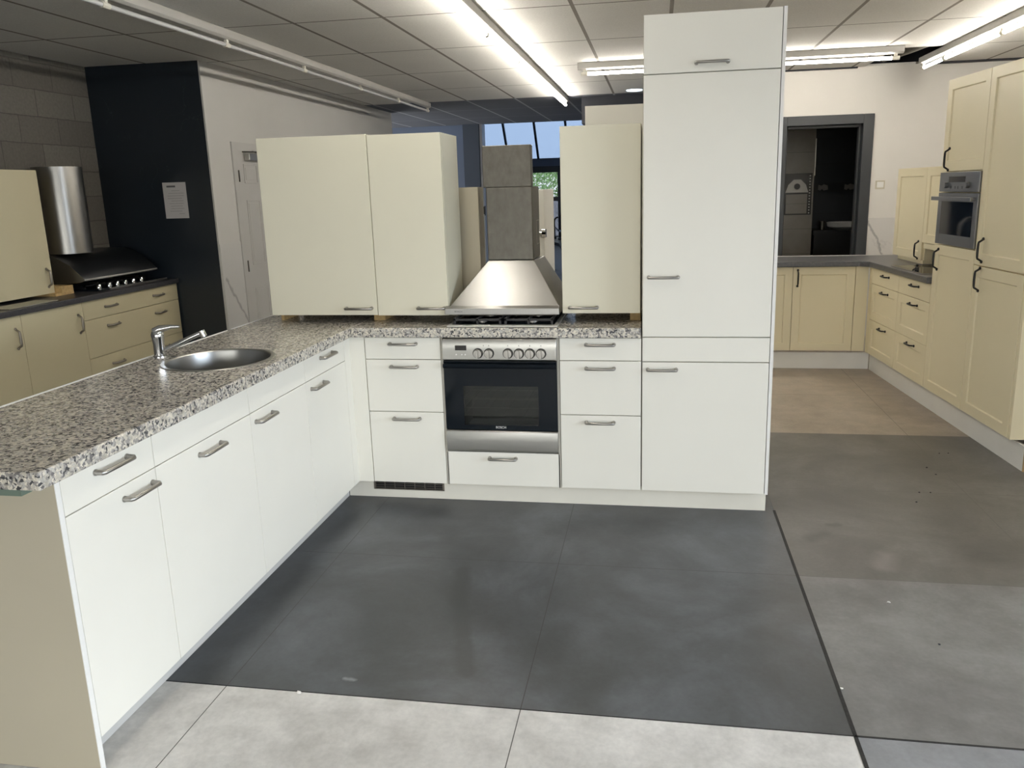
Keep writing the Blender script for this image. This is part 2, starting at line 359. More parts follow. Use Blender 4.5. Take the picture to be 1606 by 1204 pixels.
def lathe(bm, prof, seg=40, c=(0, 0, 0), close=False, sx=1, sy=1):
    """revolve (radius, height) pairs about z"""
    rings = []
    for r, z in prof:
        if r < 1e-6: rings.append([bm.verts.new((c[0], c[1], c[2]+z))])
        else: rings.append([bm.verts.new((c[0]+sx*r*math.cos(2*PI*k/seg), c[1]+sy*r*math.sin(2*PI*k/seg), c[2]+z)) for k in range(seg)])
    for i in range(len(rings)-1):
        A, B = rings[i], rings[i+1]
        for k in range(seg):
            q = [A[k % len(A)], A[(k+1) % len(A)], B[(k+1) % len(B)], B[k % len(B)]]
            u = []
            for x in q:
                if x not in u: u.append(x)
            if len(u) > 2:
                try: bm.faces.new(u)
                except ValueError: pass
def BM(*boxes):
    bm = bmesh.new()
    for b in boxes: bx(bm, *b)
    return bm
def obj(name, bm, mat, parent=None, smooth=False, bevel=0, mats=None):
    bmesh.ops.recalc_face_normals(bm, faces=bm.faces[:])
    if smooth:
        for f in bm.faces: f.smooth = True
        for e in bm.edges:
            if len(e.link_faces) == 2 and e.calc_face_angle(0) > .7: e.smooth = False
    me = bpy.data.meshes.new(name); bm.to_mesh(me); bm.free()
    if mats:
        for x in mats: me.materials.append(M[x])
    else: me.materials.append(M[mat])
    o = bpy.data.objects.new(name, me); C.objects.link(o)
    if parent: o.parent = parent
    if bevel:
        md = o.modifiers.new('edge', 'BEVEL'); md.width = bevel; md.segments = 2; md.limit_method = 'ANGLE'; md.angle_limit = .6
    return o
def thing(name, label, cat, loc=(0, 0, 0), rz=0, group=None):
    o = bpy.data.objects.new(name, None); C.objects.link(o); o.empty_display_size = .1
    o.location = loc; o.rotation_euler = (0, 0, rz); tag(o, label, cat, group); return o
def tag(o, label, cat, group=None):
    o['label'] = label; o['category'] = cat
    if group: o['group'] = group
    return o
def struct(name, bm, mat=None, parent=None, mats=None, **k):
    o = obj(name, bm, mat, parent, mats=mats, **k)
    if not parent: o['kind'] = 'structure'
    return o
def text_part(name, s, size, mat, parent, loc, rot=(PI/2, 0, 0), ext=.0004, label=None):
    cu = bpy.data.curves.new(name, 'FONT'); cu.body = s; cu.size = size; cu.extrude = ext; cu.align_x = 'CENTER'; cu.align_y = 'CENTER'; cu.offset = 0
    t = bpy.data.objects.new(name, cu); C.objects.link(t)
    dg = bpy.context.evaluated_depsgraph_get(); me = bpy.data.meshes.new_from_object(t.evaluated_get(dg))
    bpy.data.objects.remove(t); bpy.data.curves.remove(cu)
    me.materials.clear(); me.materials.append(M[mat])
    o = bpy.data.objects.new(name, me); C.objects.link(o); o.parent = parent; o.location = loc; o.rotation_euler = rot
    return o
def bool_cut(o, cutter_bm):
    me = bpy.data.meshes.new('c'); bmesh.ops.recalc_face_normals(cutter_bm, faces=cutter_bm.faces[:]); cutter_bm.to_mesh(me); cutter_bm.free()
    c = bpy.data.objects.new('c', me); C.objects.link(c)
    md = o.modifiers.new('b', 'BOOLEAN'); md.object = c; md.operation = 'DIFFERENCE'; md.solver = 'EXACT'
    bpy.context.view_layer.update()
    dg = bpy.context.evaluated_depsgraph_get(); new = bpy.data.meshes.new_from_object(o.evaluated_get(dg))
    o.modifiers.clear(); o.data = new
    bpy.data.objects.remove(c)

# ------------------------------------------------------------------ the shell
CH = 2.68
bm = bmesh.new()
def fquad(x0, x1, y0, y1, mi, z=0):
    f = bm.faces.new([bm.verts.new(p) for p in ((x0, y0, z), (x1, y0, z), (x1, y1, z), (x0, y1, z))]); f.material_index = mi
XJ = 2.057
fquad(-3.4, XJ, -7.3, -1.62, 1); fquad(XJ, 5.6, -7.3, -1.62, 5)
fquad(-3.4, XJ, -1.62, 1.365, 0); fquad(XJ, 5.6, -1.62, -.625, 3); fquad(XJ, 5.6, -.625, 1.365, 2)
fquad(-3.4, XJ, 1.365, 9.7, 3); fquad(XJ, 5.6, 1.365, 9.7, 4); fquad(-5.2, 5.6, 9.7, 14.2, 3)
struct('floor', bm, mats=['t_dark', 't_light', 't_taupe', 't_grey', 't_beige', 't_blue'])
# wide open joint beside the island tiles, thin black joint along the pale tiles
bm = BM((XJ-.006, XJ+.006, -4.5, .06, 0, .0012), (XJ-.003, 5.0, -1.6235, -1.6165, 0, .0012), (-.6, XJ, -1.622, -1.618, 0, .001))
struct('trim_1', bm, 'joint')

# ceiling with the missing tile at the right
HX0, HX1, HY0, HY1 = 3.47, 3.98, 3.79, 4.86
bm = BM((-3.4, HX0, -7.3, 6.165, CH, CH+.02), (HX1, 5.6, -7.3, 6.165, CH, CH+.02), (HX0, HX1, -7.3, HY0, CH, CH+.02), (HX0, HX1, HY1, 6.165, CH, CH+.02))
for f in bx(bm, -5.2, 5.6, 6.165, 9.7, CH, CH+.02): f.material_index = 1  # far stretch of ceiling: darker tiles, paler grid bars
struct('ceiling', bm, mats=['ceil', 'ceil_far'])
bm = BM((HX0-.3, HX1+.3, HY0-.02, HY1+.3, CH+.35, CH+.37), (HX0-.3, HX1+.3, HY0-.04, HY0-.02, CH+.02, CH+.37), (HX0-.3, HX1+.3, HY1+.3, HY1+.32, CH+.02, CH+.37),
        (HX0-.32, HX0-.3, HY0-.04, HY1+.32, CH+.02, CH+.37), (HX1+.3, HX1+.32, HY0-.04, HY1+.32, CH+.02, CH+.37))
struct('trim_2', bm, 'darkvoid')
# walls
WB = 4.87
struct('wall_left', BM((-3.4, -3.2, -7.3, 2.62, 0, CH)), 'block')
struct('wall_left_return', BM((-3.2, -2.190, 2.45, 2.62, 0, CH)), 'black_marble')
struct('wall_left_far', BM((-2.35, -2.175, 2.621, 7.23, 0, CH), (-2.189, -2.175, 2.4505, 2.621, 0, CH)), 'plaster_l')
WY0, WY1 = -6.0, -1.2
struct('wall_right', BM((5.5, 5.6, -7.3, WY0, 0, CH), (5.5, 5.6, WY1, WB+.12, 0, CH), (5.5, 5.6, WY0, WY1, 0, .1), (5.5, 5.6, WY0, WY1, 2.1, CH)), 'plaster')
DX0, DX1, DZ = 2.745, 3.50, 2.155
struct('wall_back', BM((1.75, DX0, WB, WB+.12, 0, CH), (DX1, 5.5, WB, WB+.12, 0, CH), (DX0, DX1, WB, WB+.12, DZ, CH)), 'plaster')
struct('gap_shade_right', BM((3.98, 5.5, WB-.10, WB-.002, CH-.012, CH-.001)), 'darkvoid')  # dark strip standing in for the shadow gap between ceiling and wall
struct('trim_4', BM((3.59, 5.5, WB-.008, WB, 0, 1.213)), 'white_marble')
struct('trim_5', BM((-2.183, -2.170, 2.455, 2.80, 0, 1.213)), 'grey_marble')
struct('gap_shade_left', BM((1.75, 3.40, WB-.03, WB-.002, CH-.014, CH-.001)), 'darkvoid')  # dark strip for the same shadow gap, left stretch
# wall behind the camera, its low window added for fill light; shop window in the right-hand wall
struct('wall_front', BM((-3.4, -1.4, -7.3, -7.15, 0, CH), (4.6, 5.6, -7.3, -7.15, 0, CH), (-1.4, 4.6, -7.3, -7.15, 0, .1), (-1.4, 4.6, -7.3, -7.15, 1.9, CH)), 'plaster_l')
w5 = struct('added_rear_window', BM((-1.4, -1.32, -7.27, -7.18, .1, 1.9), (4.52, 4.6, -7.27, -7.18, .1, 1.9), (-1.32, 4.52, -7.27, -7.18, .1, .17), (-1.32, 4.52, -7.27, -7.18, 1.83, 1.9), (1.56, 1.64, -7.27, -7.18, .17, 1.83)), 'anthracite')
obj('pane', BM((-1.32, 4.52, -7.23, -7.222, .17, 1.83)), 'glasspane', w5)
wf = struct('window_1', BM((5.51, 5.59, WY0, WY0+.08, .1, 2.1), (5.51, 5.59, WY1-.08, WY1, .1, 2.1), (5.51, 5.59, WY0+.08, WY1-.08, .1, .17), (5.51, 5.59, WY0+.08, WY1-.08, 2.03, 2.1), (5.51, 5.59, -3.64, -3.56, .17, 2.03)), 'anthracite')
obj('pane', BM((5.548, 5.554, WY0+.08, WY1-.08, .17, 2.03)), 'glasspane', wf)

# far part of the room: walls, pillar, glazed bay
struct('wall_back_left', BM((-5.2, -1.68, 10.6, 10.75, 0, 3.2)), 'plaster_b')
struct('wall_left_rear', BM((-5.3, -5.2, 7.23, 10.75, 0, 3.2), (-5.2, -2.35, 7.12, 7.23, 0, CH)), 'plaster_b')
struct('wall_rear_header', BM((-5.2, 5.5, 9.7, 9.78, CH, 3.25)), 'pillar')
pl = struct('trim_7', BM((-1.745, -1.475, 9.62, 9.9, 0, CH)), 'pillar')
struct('wall_right_rear', BM((1.75, 1.87, WB+.12, 14.2, 0, 3.3)), 'plaster_b')
FY = 13.7
struct('wall_back', BM((-3.2, -2.7, FY, FY+.15, 0, 2.24), (-.56, 1.75, FY, FY+.15, 0, 2.24), (-2.7, -.56, FY, FY+.15, 0, .50), (-2.7, -.56, FY, FY+.15, 2.07, 2.24)), 'pillar')
struct('wall_left_bay', BM((-3.3, -3.2, 10.75, FY+.15, 0, 3.3)), 'white_paint')
wi = struct('window_2', BM((-2.7, -2.62, FY, FY+.08, .50, 2.07), (-.66, -.56, FY-.01, FY+.08, .50, 2.07), (-2.62, -.66, FY-.01, FY+.08, .50, .58), (-2.62, -.66, FY-.01, FY+.08, 1.94, 2.07), (-2.62, -.66, FY-.01, FY+.08, 1.33, 1.42), (-1.7, -1.62, FY-.01, FY+.08, .58, 1.94)), 'anthracite')
obj('pane', BM((-2.62, -1.7, FY+.03, FY+.036, .58, 1.94)), 'tintpane', wi); obj('pane', BM((-1.62, -.66, FY+.03, FY+.036, .58, 1.94)), 'tintpane', wi)
# sloping skylight, eight glazing bars
sk = bmesh.new()
for k in range(-4, 4):
    xx = -1.07 + .655*k
    prism(sk, [(FY-.02, 2.22), (FY+.05, 2.22), (FY-.62, 3.08), (FY-.70, 3.08)], xx-.022, xx+.022, 'x')
bx(sk, -3.2, 1.75, FY-.75, FY-.65, 3.05, 3.12)
w3 = struct('window_3', sk, 'anthracite')
bm = bmesh.new(); prism(bm, [(FY+.03, 2.24), (FY+.036, 2.24), (FY-.644, 3.10), (FY-.65, 3.10)], -3.2, 1.75, 'x')
obj('pane', bm, 'skyglass', w3)
w4 = struct('added_roof_glazing', BM((-5.2, 1.75, 9.78, 9.86, 3.16, 3.22), (-5.2, 1.75, 11.2, 11.26, 3.16, 3.22), (-5.2, 1.75, 12.9, 13.0, 3.08, 3.22), (-2.0, -1.95, 9.86, 12.9, 3.16, 3.22), (0, .05, 9.86, 12.9, 3.16, 3.22)), 'anthracite')  # unseen glazed roof, added so daylight falls on the wall below
obj('pane', BM((-5.2, 1.75, 9.80, 12.95, 3.185, 3.19)), 'skyglass', w4)
# open door leaf at the side of the pillar
d3 = struct('door_3', BM((-1.470, -1.425, 9.66, 9.90, 0, CH)), 'white_paint')
obj('lock', BM((-1.424, -1.418, 9.645, 9.70, 1.18, 1.34), (-1.45, -1.43, 9.648, 9.662, 1.20, 1.33)), 'black', d3)
# low wall with black sill in front of the window
low = [(-1.05, 13.66), (-.336, 11.54), (-.085, 9.9), (.3, 9.9), (.3, 13.66)]
bm = bmesh.new(); prism(bm, low, 0, .50); struct('wall_low', bm, 'plaster_l')
bm = bmesh.new(); prism(bm, [(-1.10, 13.68), (-.38, 11.5), (-.12, 9.86), (.32, 9.86), (.32, 13.68)], .50, .56); struct('trim_8', bm, 'black')
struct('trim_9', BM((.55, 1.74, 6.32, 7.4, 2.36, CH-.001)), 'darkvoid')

# panelled door in the left wall
d1 = struct('door_1', BM((-2.185, -2.162, 2.803, 3.62, 0, 2.068)), 'doorpaint')
def door_panels():
    b = bmesh.new()
    for y0, y1 in ((2.965, 3.205), (3.30, 3.52)):
        for z0, z1 in ((1.717, 1.884), (.993, 1.571), (.20, .788)):
            t = .011
            for q in ((y0, y1, z1-t, z1), (y0, y1, z0, z0+t), (y0, y0+t, z0, z1), (y1-t, y1, z0, z1)):
                bx(b, -2.163, -2.157, *q)
            bx(b, -2.163, -2.159, y0+.03, y1-.03, z0+.03, z1-.03)
    return b
obj('panel_moulding', door_panels(), 'doorpaint', d1, bevel=.002)
for z in (1.78, .99): obj('hinge', BM((-2.163, -2.152, 2.868, 2.876, z-.05, z+.05)), 'steel_dark', d1)
bm = BM((-2.16, -2.11, 3.00, 3.26, 1.915, 1.975)); cl = obj('door_closer', bm, 'steel_h', d1, bevel=.006)
bm = bmesh.new(); tube(bm, [(-2.12, 2.90, 1.985), (-2.08, 3.10, 1.99), (-2.10, 3.28, 2.005)], .006, 8); tube(bm, [(-2.12, 3.08, 1.995), (-2.09, 3.26, 1.965)], .006, 8)
obj('arm', bm, 'steel_dark', cl, smooth=True)

# doorway in the back wall, anthracite frame
fr = bmesh.new()
for q in ((DX0-.09, DX0+.012, WB-.02, WB+.14, 0, DZ+.08), (DX1-.012, DX1+.09, WB-.02, WB+.14, 0, DZ+.08), (DX0+.012, DX1-.012, WB-.02, WB+.14, DZ-.012, DZ+.08),
          (DX0+.012, DX0+.03, WB+.06, WB+.13, 0, DZ), (DX1-.035, DX1-.012, WB+.06, WB+.13, 0, DZ), (DX0+.031, DX1-.036, WB+.05, WB+.07, DZ-.04, DZ-.0125)): bx(fr, *q)
d2 = struct('door_2', fr, 'anthracite', bevel=.004)
obj('door_leaf', BM((DX1+.02, DX1+.80, WB+.145, WB+.185, .01, DZ-.02)), 'anthracite', d2)
obj('strike_plate', BM((DX1-.037, DX1-.034, WB+.07, WB+.10, 1.05, 1.25)), 'steel_dark', d2)

# the dark tiled room behind it
struct('wall_washroom', BM((2.2, 3.29, 6.2, 6.3, 0, 2.6), (2.1, 2.2, WB+.12, 6.3, 0, 2.6)), 'tile_taupe')
struct('wall_washroom_rear', BM((3.29, 4.6, 6.75, 6.85, 0, 2.6), (4.5, 4.6, WB+.12, 6.75, 0, 2.6), (3.19, 3.29, 6.3, 6.85, 0, 2.6)), 'tile_black')
struct('ceiling_washroom', BM((2.1, 4.6, WB+.12, 6.85, 2.6, 2.65)), 'darkvoid')
bm = BM((3.288, 3.298, 6.19, 6.20, 1.66, 2.08)); struct('trim_10', bm, 'steel_h')
# decorative tile panel: two grey pictures with a perforated edge
tp = tag(obj('picture_tile', BM((2.93, 3.27, 6.192, 6.2, 1.21, 1.69)), 'black'), 'black and white picture tile on the washroom wall seen through the dark doorway', 'tile')
bm = bmesh.new(); prism(bm, [(2.97, 1.47), (3.23, 1.47), (3.20, 1.56), (3.14, 1.62), (3.06, 1.62), (3.00, 1.56)], 6.189, 6.192, 'y'); obj('pale_shape', bm, 'ceramic', tp)
bm = bmesh.new(); prism(bm, [(3.10+.035*math.cos(t*PI/8), 1.54+.035*math.sin(t*PI/8)) for t in range(16)], 6.186, 6.189, 'y'); obj('dark_spot', bm, 'black', tp)
obj('grey_field', BM((2.98, 3.22, 6.189, 6.192, 1.225, 1.45)), 'tile_taupe', tp)
for k in range(14):
    for xx in (2.945, 3.245): obj('perforation', BM((xx-.008, xx+.008, 6.189, 6.192, 1.225+.033*k, 1.238+.033*k)), 'ceramic', tp)
bd = tag(obj('border_tiles', BM((3.30, 3.95, 6.744, 6.75, 1.46, 1.57)), 'black'), 'dark border tiles with pale motifs across the black washroom wall', 'tile')
for x0 in (3.44, 3.75):
    bm = bmesh.new()
    prism(bm, [(x0, 1.49), (x0+.03, 1.48), (x0+.05, 1.50), (x0+.07, 1.48), (x0+.12, 1.49), (x0+.115, 1.54), (x0+.07, 1.555), (x0+.04, 1.54), (x0+.005, 1.55)], 6.741, 6.744, 'y')
    obj('motif', bm, 'tile_taupe', bd)
va = thing('washstand', 'dark washstand cabinet inside the washroom behind the doorway', 'washstand', (3.7, 6.4, 0))
obj('countertop', BM((-.395, .55, -.22, .33, .97, 1.02)), 'black', va); obj('body', BM((-.38, .5, -.2, .33, 0, .97)), 'black', va)
bm = bmesh.new(); lathe(bm, [(0, 0), (.13, 0), (.19, .035), (.20, .085), (.19, .085), (.17, .04), (0, .02)], 32)
o = obj('wash_basin', bm, 'ceramic', smooth=True); o.location = (3.70, 6.42, 1.021); tag(o, 'white oval basin standing on the dark washstand', 'basin')
bm = bmesh.new(); lathe(bm, [(0, 0), (.037, 0), (.04, .10), (.035, .10), (.033, .01), (0, .01)], 24)
o = obj('tumbler', bm, 'steel_dark', smooth=True); o.location = (3.45, 6.42, 1.021); tag(o, 'small grey tumbler left of the white basin in the washroom', 'cup')
# switch
sw = thing('light_switch', 'beige square light switch on the white wall right of the doorway', 'switch', (3.685, WB, 1.543))
obj('plate', BM((-.045, .045, -.010, 0, -.042, .042)), 'switch', sw, bevel=.003); obj('rocker', BM((-.032, .032, -.014, -.010, -.028, .028)), 'white_edge', sw, bevel=.002)

# ------------------------------------------------------------------ ceiling lights
def light_line(label, x, y_ends, lit, zt=2.585, horiz=False, y=0, group=None):
    """y_ends: joints between tubes, from far to near; along X when horiz"""
    a, b = min(y_ends), max(y_ends)
    t = thing('fluorescent_strip_light', label, 'ceiling light', (x if not horiz else (a+b)/2, (a+b)/2 if not horiz else y, CH), PI/2 if horiz else 0, group)
    L = b-a
    if horiz: mid = (a+b)/2; J = [-(v-mid) for v in y_ends]
    else: mid = (a+b)/2; J = [v-mid for v in y_ends]
    h = L/2+.06
    bm = BM((-.029, .029, -h, h, -.050, -.001)); prism(bm, [(-.029, -.050), (.029, -.050), (.012, -.062), (-.012, -.062)], -h, h, 'y')
    obj('trunking', bm, 'trunk', t, bevel=.003)
    J = sorted(J); dz = zt-CH
    for j in J:
        hb = BM((-.011, .011, j-.012, j+.012, dz-.014, -.06)); tube(hb, [(0, j-.03, dz), (0, j+.03, dz)], .0165, 12)
        obj('lamp_holder', hb, 'holder', t, smooth=True)
    for p, q in zip(J, J[1:]):
        bm = bmesh.new(); tube(bm, [(0, p+.03, dz), (0, q-.03, dz)], .013, 12)
        obj('tube', bm, 'tube_on' if lit else 'tube_off', t, smooth=True)
    return t
light_line('long lit fluorescent strip running over the hob towards the far windows', .362, [6.27, 5.22, 4.0, 2.8, 1.6, .4, -.8, -2.0], True)
light_line('unlit fluorescent strip on the ceiling at the left, its tubes grey', -1.36, [6.2, 5.04, 3.88, 2.62, 1.42, .22, -.98, -2.18], False)
light_line('short bright strip crossing the ceiling behind the tall white cabinet', 0, [.82, 2.12, 3.43], True, horiz=True, y=3.66)
light_line('lit fluorescent strip above the cream tall cabinets at the right', 3.87, [4.39, 3.83, 2.66, 1.46, .26, -.94, -2.14], True)
bm = bmesh.new(); lathe(bm, [(0, -.004), (.07, -.004), (.075, -.008), (.09, -.008), (.095, 0), (0, 0)], 28)
dl = obj('downlight', bm, 'downlight', smooth=True); dl.location = (1.2, 5.9, CH-.001); tag(dl, 'round recessed downlight between the tall white cabinet and crossing strip', 'ceiling light')
# foil duct and loose quilt in the ceiling hole
bm = bmesh.new(); tube(bm, [(3.55, 4.55, 2.72), (3.72, 4.35, 2.76), (3.86, 4.1, 2.80), (3.95, 3.83, 2.84)], [.05, .055, .06, .06], 14)
tag(obj('flexible_duct', bm, 'steel_dark', smooth=True), 'dark flexible duct lying in the open ceiling hole', 'duct')

# ------------------------------------------------------------------ cabinet kit
def bar_handle(parent, x, z, L=.136, mat='nickel', vertical=False):
    bm = bmesh.new(); h = L/2; r = .0066; d = .030
    P = [(-h, 0), (-h, -d+.005), (-h+.005, -d), (h-.005, -d), (h, -d+.005), (h, 0)]
    pts = [((0, v, u) if vertical else (u, v, 0)) for u, v in P]
    tube(bm, pts, [r*1.25, r*1.1, r, r, r*1.1, r*1.25], 10)
    for s in (-h, h):
        q = (0, 0, s) if vertical else (s, 0, 0); q2 = (q[0], -.004, q[2]); tube(bm, [q, q2], .0095, 12)
    o = obj('handle', bm, mat, parent, smooth=True); o.location = (x, 0, z); return o
def bow_handle(parent, x, z, L=.135, mat='iron', vertical=True, thick=.0055):
    bm = bmesh.new(); n = 14; pts = []; rad = []
    for i in range(n+1):
        t = i/n; u = (t-.5)*L; d = -.031*min(1.0, 2.4*math.sin(PI*t)**1.1)*(.93+.07*math.sin(PI*t)) if 0 < t < 1 else 0
        pts.append((0, d, u) if vertical else (u, d, 0)); rad.append(thick*(1.0+.25*math.sin(PI*t)))
    tube(bm, pts, rad, 10)
    for s in (-L/2, L/2):
        lp = [(0, 0), (.009, -.001), (.010, -.005), (.006, -.010), (0, -.011)]
        sub = bmesh.new(); lathe(sub, [(r, -y) for r, y in lp], 12)
        bmesh.ops.rotate(sub, verts=sub.verts[:], cent=(0, 0, 0), matrix=Matrix.Rotation(PI/2, 3, 'X'))
        bmesh.ops.translate(sub, verts=sub.verts[:], vec=(0, 0, s) if vertical else (s, 0, 0))
        me = bpy.data.meshes.new('t'); sub.to_mesh(me); sub.free(); bm.from_mesh(me); bpy.data.meshes.remove(me)
    o = obj('handle', bm, mat, parent, smooth=True); o.location = (x, 0, z); return o
def front_mesh(x0, x1, z0, z1, style, g=.0018, th=.018):
    bm = bmesh.new(); fs = bx(bm, x0+g, x1-g, 0, th, z0+g, z1-g)
    if style == 'shaker':
        X0, X1, Y0_, Y1_ = x0+g, x1-g, z0+g, z1-g; m = .064; t_ = .005
        bm.faces.remove(fs[2])
        def ring(ins, y): return [bm.verts.new(p) for p in ((X0+ins, y, Y0_+ins), (X1-ins, y, Y0_+ins), (X1-ins, y, Y1_-ins), (X0+ins, y, Y1_-ins))]
        rs = [ring(0, 0), ring(m, 0), ring(m+t_, .009)]
        for A_, B_ in zip(rs, rs[1:]):
            for k in range(4): bm.faces.new((A_[k], A_[(k+1) % 4], B_[(k+1) % 4], B_[k]))
        bm.faces.new(rs[-1])
        bmesh.ops.remove_doubles(bm, verts=bm.verts[:], dist=1e-5)
    return bm
def cabinet(name, label, cat, loc, rz, w_, depth, z0, z1, fronts, mat='white', cmat='carcass', group=None, hmat=None, sides=None, g=.0018):
    """fronts: (part, x0, x1, z0, z1, style, handle) with handle = None or (kind, x, z, vertical)"""
    t = thing(name, label, cat, loc, rz, group)
    obj('carcass', BM((.0005, w_-.0005, .0185, depth, z0, z1)), sides or cmat, t)
    for part, a, b, c, d, style, hd in fronts:
        p = obj(part, front_mesh(a, b, c, d, style, g), mat, t, bevel=.0015)
        if hd:
            k, hx, hz, ver = hd
            if k == 'bar': bar_handle(p, hx, hz, vertical=ver)
            elif k == 'bow': bow_handle(p, hx, hz, vertical=ver)
            elif k == 'flatbow': bow_handle(p, hx, hz, L=.128, mat='bronze', vertical=ver, thick=.0068)
    return t

Z0, Z1 = .105, .8835
ZD = (.105, .4935, .7695, .8835)
# --- island kitchen, back run (fronts on Y = 0)
G1 = 'white base cabinets of the middle kitchen'
def drawers(x0, label):
    hx = .205 if x0 == 0 else .2
    return cabinet('drawer_cabinet', label, 'drawer cabinet', (x0, 0, 0), 0, .4, .56, Z0, Z1,
        [('drawer_front', 0, .4, ZD[2], ZD[3], 'flat', ('bar', hx, .851, False)), ('drawer_front', 0, .4, ZD[1], ZD[2], 'flat', ('bar', hx, .733, False)), ('drawer_front', 0, .4, ZD[0], ZD[1], 'flat', ('bar', hx-.002, .458, False))], group=G1)
drawers(0, 'white three-drawer base cabinet left of the built-in oven')
drawers(1.0, 'white three-drawer base cabinet between the oven and the tall cabinet')
# oven housing
t = thing('oven_cabinet', 'white base cabinet with one low drawer under the steel oven', 'oven cabinet', (.4, 0, 0), 0, G1)
obj('carcass', BM((.0005, .012, .0, .56, Z0, Z1), (.588, .5995, .0, .56, Z0, Z1), (.012, .588, .0185, .56, Z0, .275), (.012, .588, .54, .56, .275, Z1)), 'carcass', t)
p = obj('drawer_front', front_mesh(.004, .596, Z0, .287, 'flat'), 'white', t, bevel=.0015); bar_handle(p, .30, .256)

def oven(loc, rz, w_, z0, z1, label, style):
    t = thing('built_in_oven', label, 'oven', loc, rz)
    return t
# --- steel oven
ov = thing('built_in_oven', 'stainless steel oven with black glass door below the gas hob', 'oven', (.4, 0, .29), 0)
Wd = .5765; ox = .0115
obj('body', BM((ox+.01, ox+.022, .02, .50, .01, .585), (ox+Wd-.022, ox+Wd-.01, .02, .50, .01, .585), (ox+.01, ox+Wd-.01, .49, .50, .01, .585), (ox+.01, ox+Wd-.01, .02, .5, .01, .03), (ox+.01, ox+Wd-.01, .02, .5, .47, .585)), 'cavity', ov)
# convex control panel
prof = [(.02, .478), (-.008, .478), (-.0135, .484), (-.0155, .535), (-.0145, .580), (-.009, .590), (.02, .590)]
bm = bmesh.new(); prism(bm, [(y, z) for y, z in prof], ox, ox+Wd, 'x'); cp = obj('control_panel', bm, 'steel_h', ov, smooth=True, bevel=.002)
obj('display', BM((.079, .137, -.0185, -.014, .532, .557)), 'screen', cp)
for x in (.084, .113, .130):
    bm = bmesh.new(); tube(bm, [(x, -.014, .510), (x, -.019, .510)], .0035, 10); obj('button', bm, 'white_edge', cp, smooth=True)
for x in (.195, .251, .347, .402, .457, .512):
    kb = bmesh.new(); lathe(kb, [(0, 0), (.0225, 0), (.0235, .004), (.0205, .016), (0, .017)], 28)
    bx(kb, -.005, .005, -.0195, .0195, .015, .030)
    bmesh.ops.rotate(kb, verts=kb.verts[:], cent=(0, 0, 0), matrix=Matrix.Rotation(PI/2, 3, 'X'))
    k = obj('knob', kb, 'nickel', cp, smooth=True); k.location = (x, -.0165, .517)
    rb = bmesh.new(); tube(rb, [(0, .0012, 0), (0, -.0022, 0)], .0262, 28); obj('collar', rb, 'black', k, smooth=True)
for x in (.224, .251, .347, .402, .457, .512): obj('dial_mark', BM((x-.0016, x+.0016, -.0160, -.0142, .553, .559)), 'ink', cp)
# glass door with window
Zb, Zt = .118, .474
wx0, wx1, wz0, wz1 = .108, .492, .142, .346
dr = obj('oven_door', BM((ox, wx0, -.004, .018, Zb, Zt), (wx1, ox+Wd, -.004, .018, Zb, Zt), (wx0, wx1, -.004, .018, wz1, Zt), (wx0, wx1, -.004, .018, Zb, wz0)), 'black_glass', ov)
obj('window', BM((wx0, wx1, -.0035, -.001, wz0, wz1)), 'smoke', dr)
bm = bmesh.new(); prism(bm, [(-.004, .436), (-.028, .442), (-.034, .452), (-.030, .463), (-.004, .470)], ox+.004, ox+Wd-.004, 'x'); obj('handle', bm, 'black_glass', dr, smooth=True)
text_part('lettering', 'BOSCH', .0165, 'white_edge', dr, (.297, -.0052, .131))
bm = bmesh.new(); prism(bm, [(.018, .004), (-.006, .004), (-.012, .010), (-.015, .06), (-.013, .108), (-.008, .114), (.018, .114)], ox, ox+Wd, 'x')
obj('lower_panel', bm, 'steel_h', ov, smooth=True, bevel=.002)
for i, (z, yy) in enumerate(((.262, .06), (.216, .06), (.171, .06))):
    bm = bmesh.new(); tube(bm, [(.04, yy, z), (.55, yy, z)], .0028, 8); tube(bm, [(.04, yy+.36, z), (.55, yy+.36, z)], .0028, 8)
    for k in range(5): tube(bm, [(.09+.105*k, yy, z), (.09+.105*k, yy+.36, z)], .0016, 6)
    obj('rack', bm, 'steel_lip', ov, smooth=True)

# --- tall cabinet
TT, TA, TC = 2.333, .767, 2.081
t = cabinet('tall_cabinet', 'tall white larder cabinet reaching almost to the ceiling', 'tall cabinet', (1.402, 0, 0), 0, .596, .58, Z0, TT,
    [('door', 0, .596, .105, TA, 'flat', ('bar', .096, .730, False)), ('filler_panel', 0, .596, TA, .888, 'flat', None),
     ('door', 0, .596, .888, TC, 'flat', ('bar', .098, 1.175, False)), ('door', 0, .596, TC, TT, 'flat', ('bar', .30, 2.120, False))], g=.0022)
obj('end_panel', BM((.597, .612, .0, .58, .105, TT)), 'white_edge', t)
# plinths
t = thing('plinth', 'white plinth board under the oven run with a black vent', 'plinth', (0, .05, 0))
vx0, vx1, vz0, vz1 = -.022, .368, .045, .097
obj('board', BM((-.163, vx0, 0, .016, .001, .103), (vx1, 2.012, 0, .016, .001, .103), (vx0, vx1, 0, .016, .001, vz0), (vx0, vx1, 0, .016, vz1, .103)), 'plinth', t)
vg = bmesh.new()
for q in ((vx0, vx1, -.003, .006, vz0, vz0+.005), (vx0, vx1, -.003, .006, vz1-.004, vz1), (vx0, vx0+.010, -.003, .006, vz0, vz1), (vx1-.010, vx1, -.003, .006, vz0, vz1)): bx(vg, *q)
for k in range(1, 7): bx(vg, vx0+.005+.0555*k-.0015, vx0+.005+.0555*k+.0015, -.002, .005, vz0, vz1)
for k in range(1, 4): bx(vg, vx0, vx1, -.001, .004, vz0+.012*k-.001, vz0+.012*k+.001)
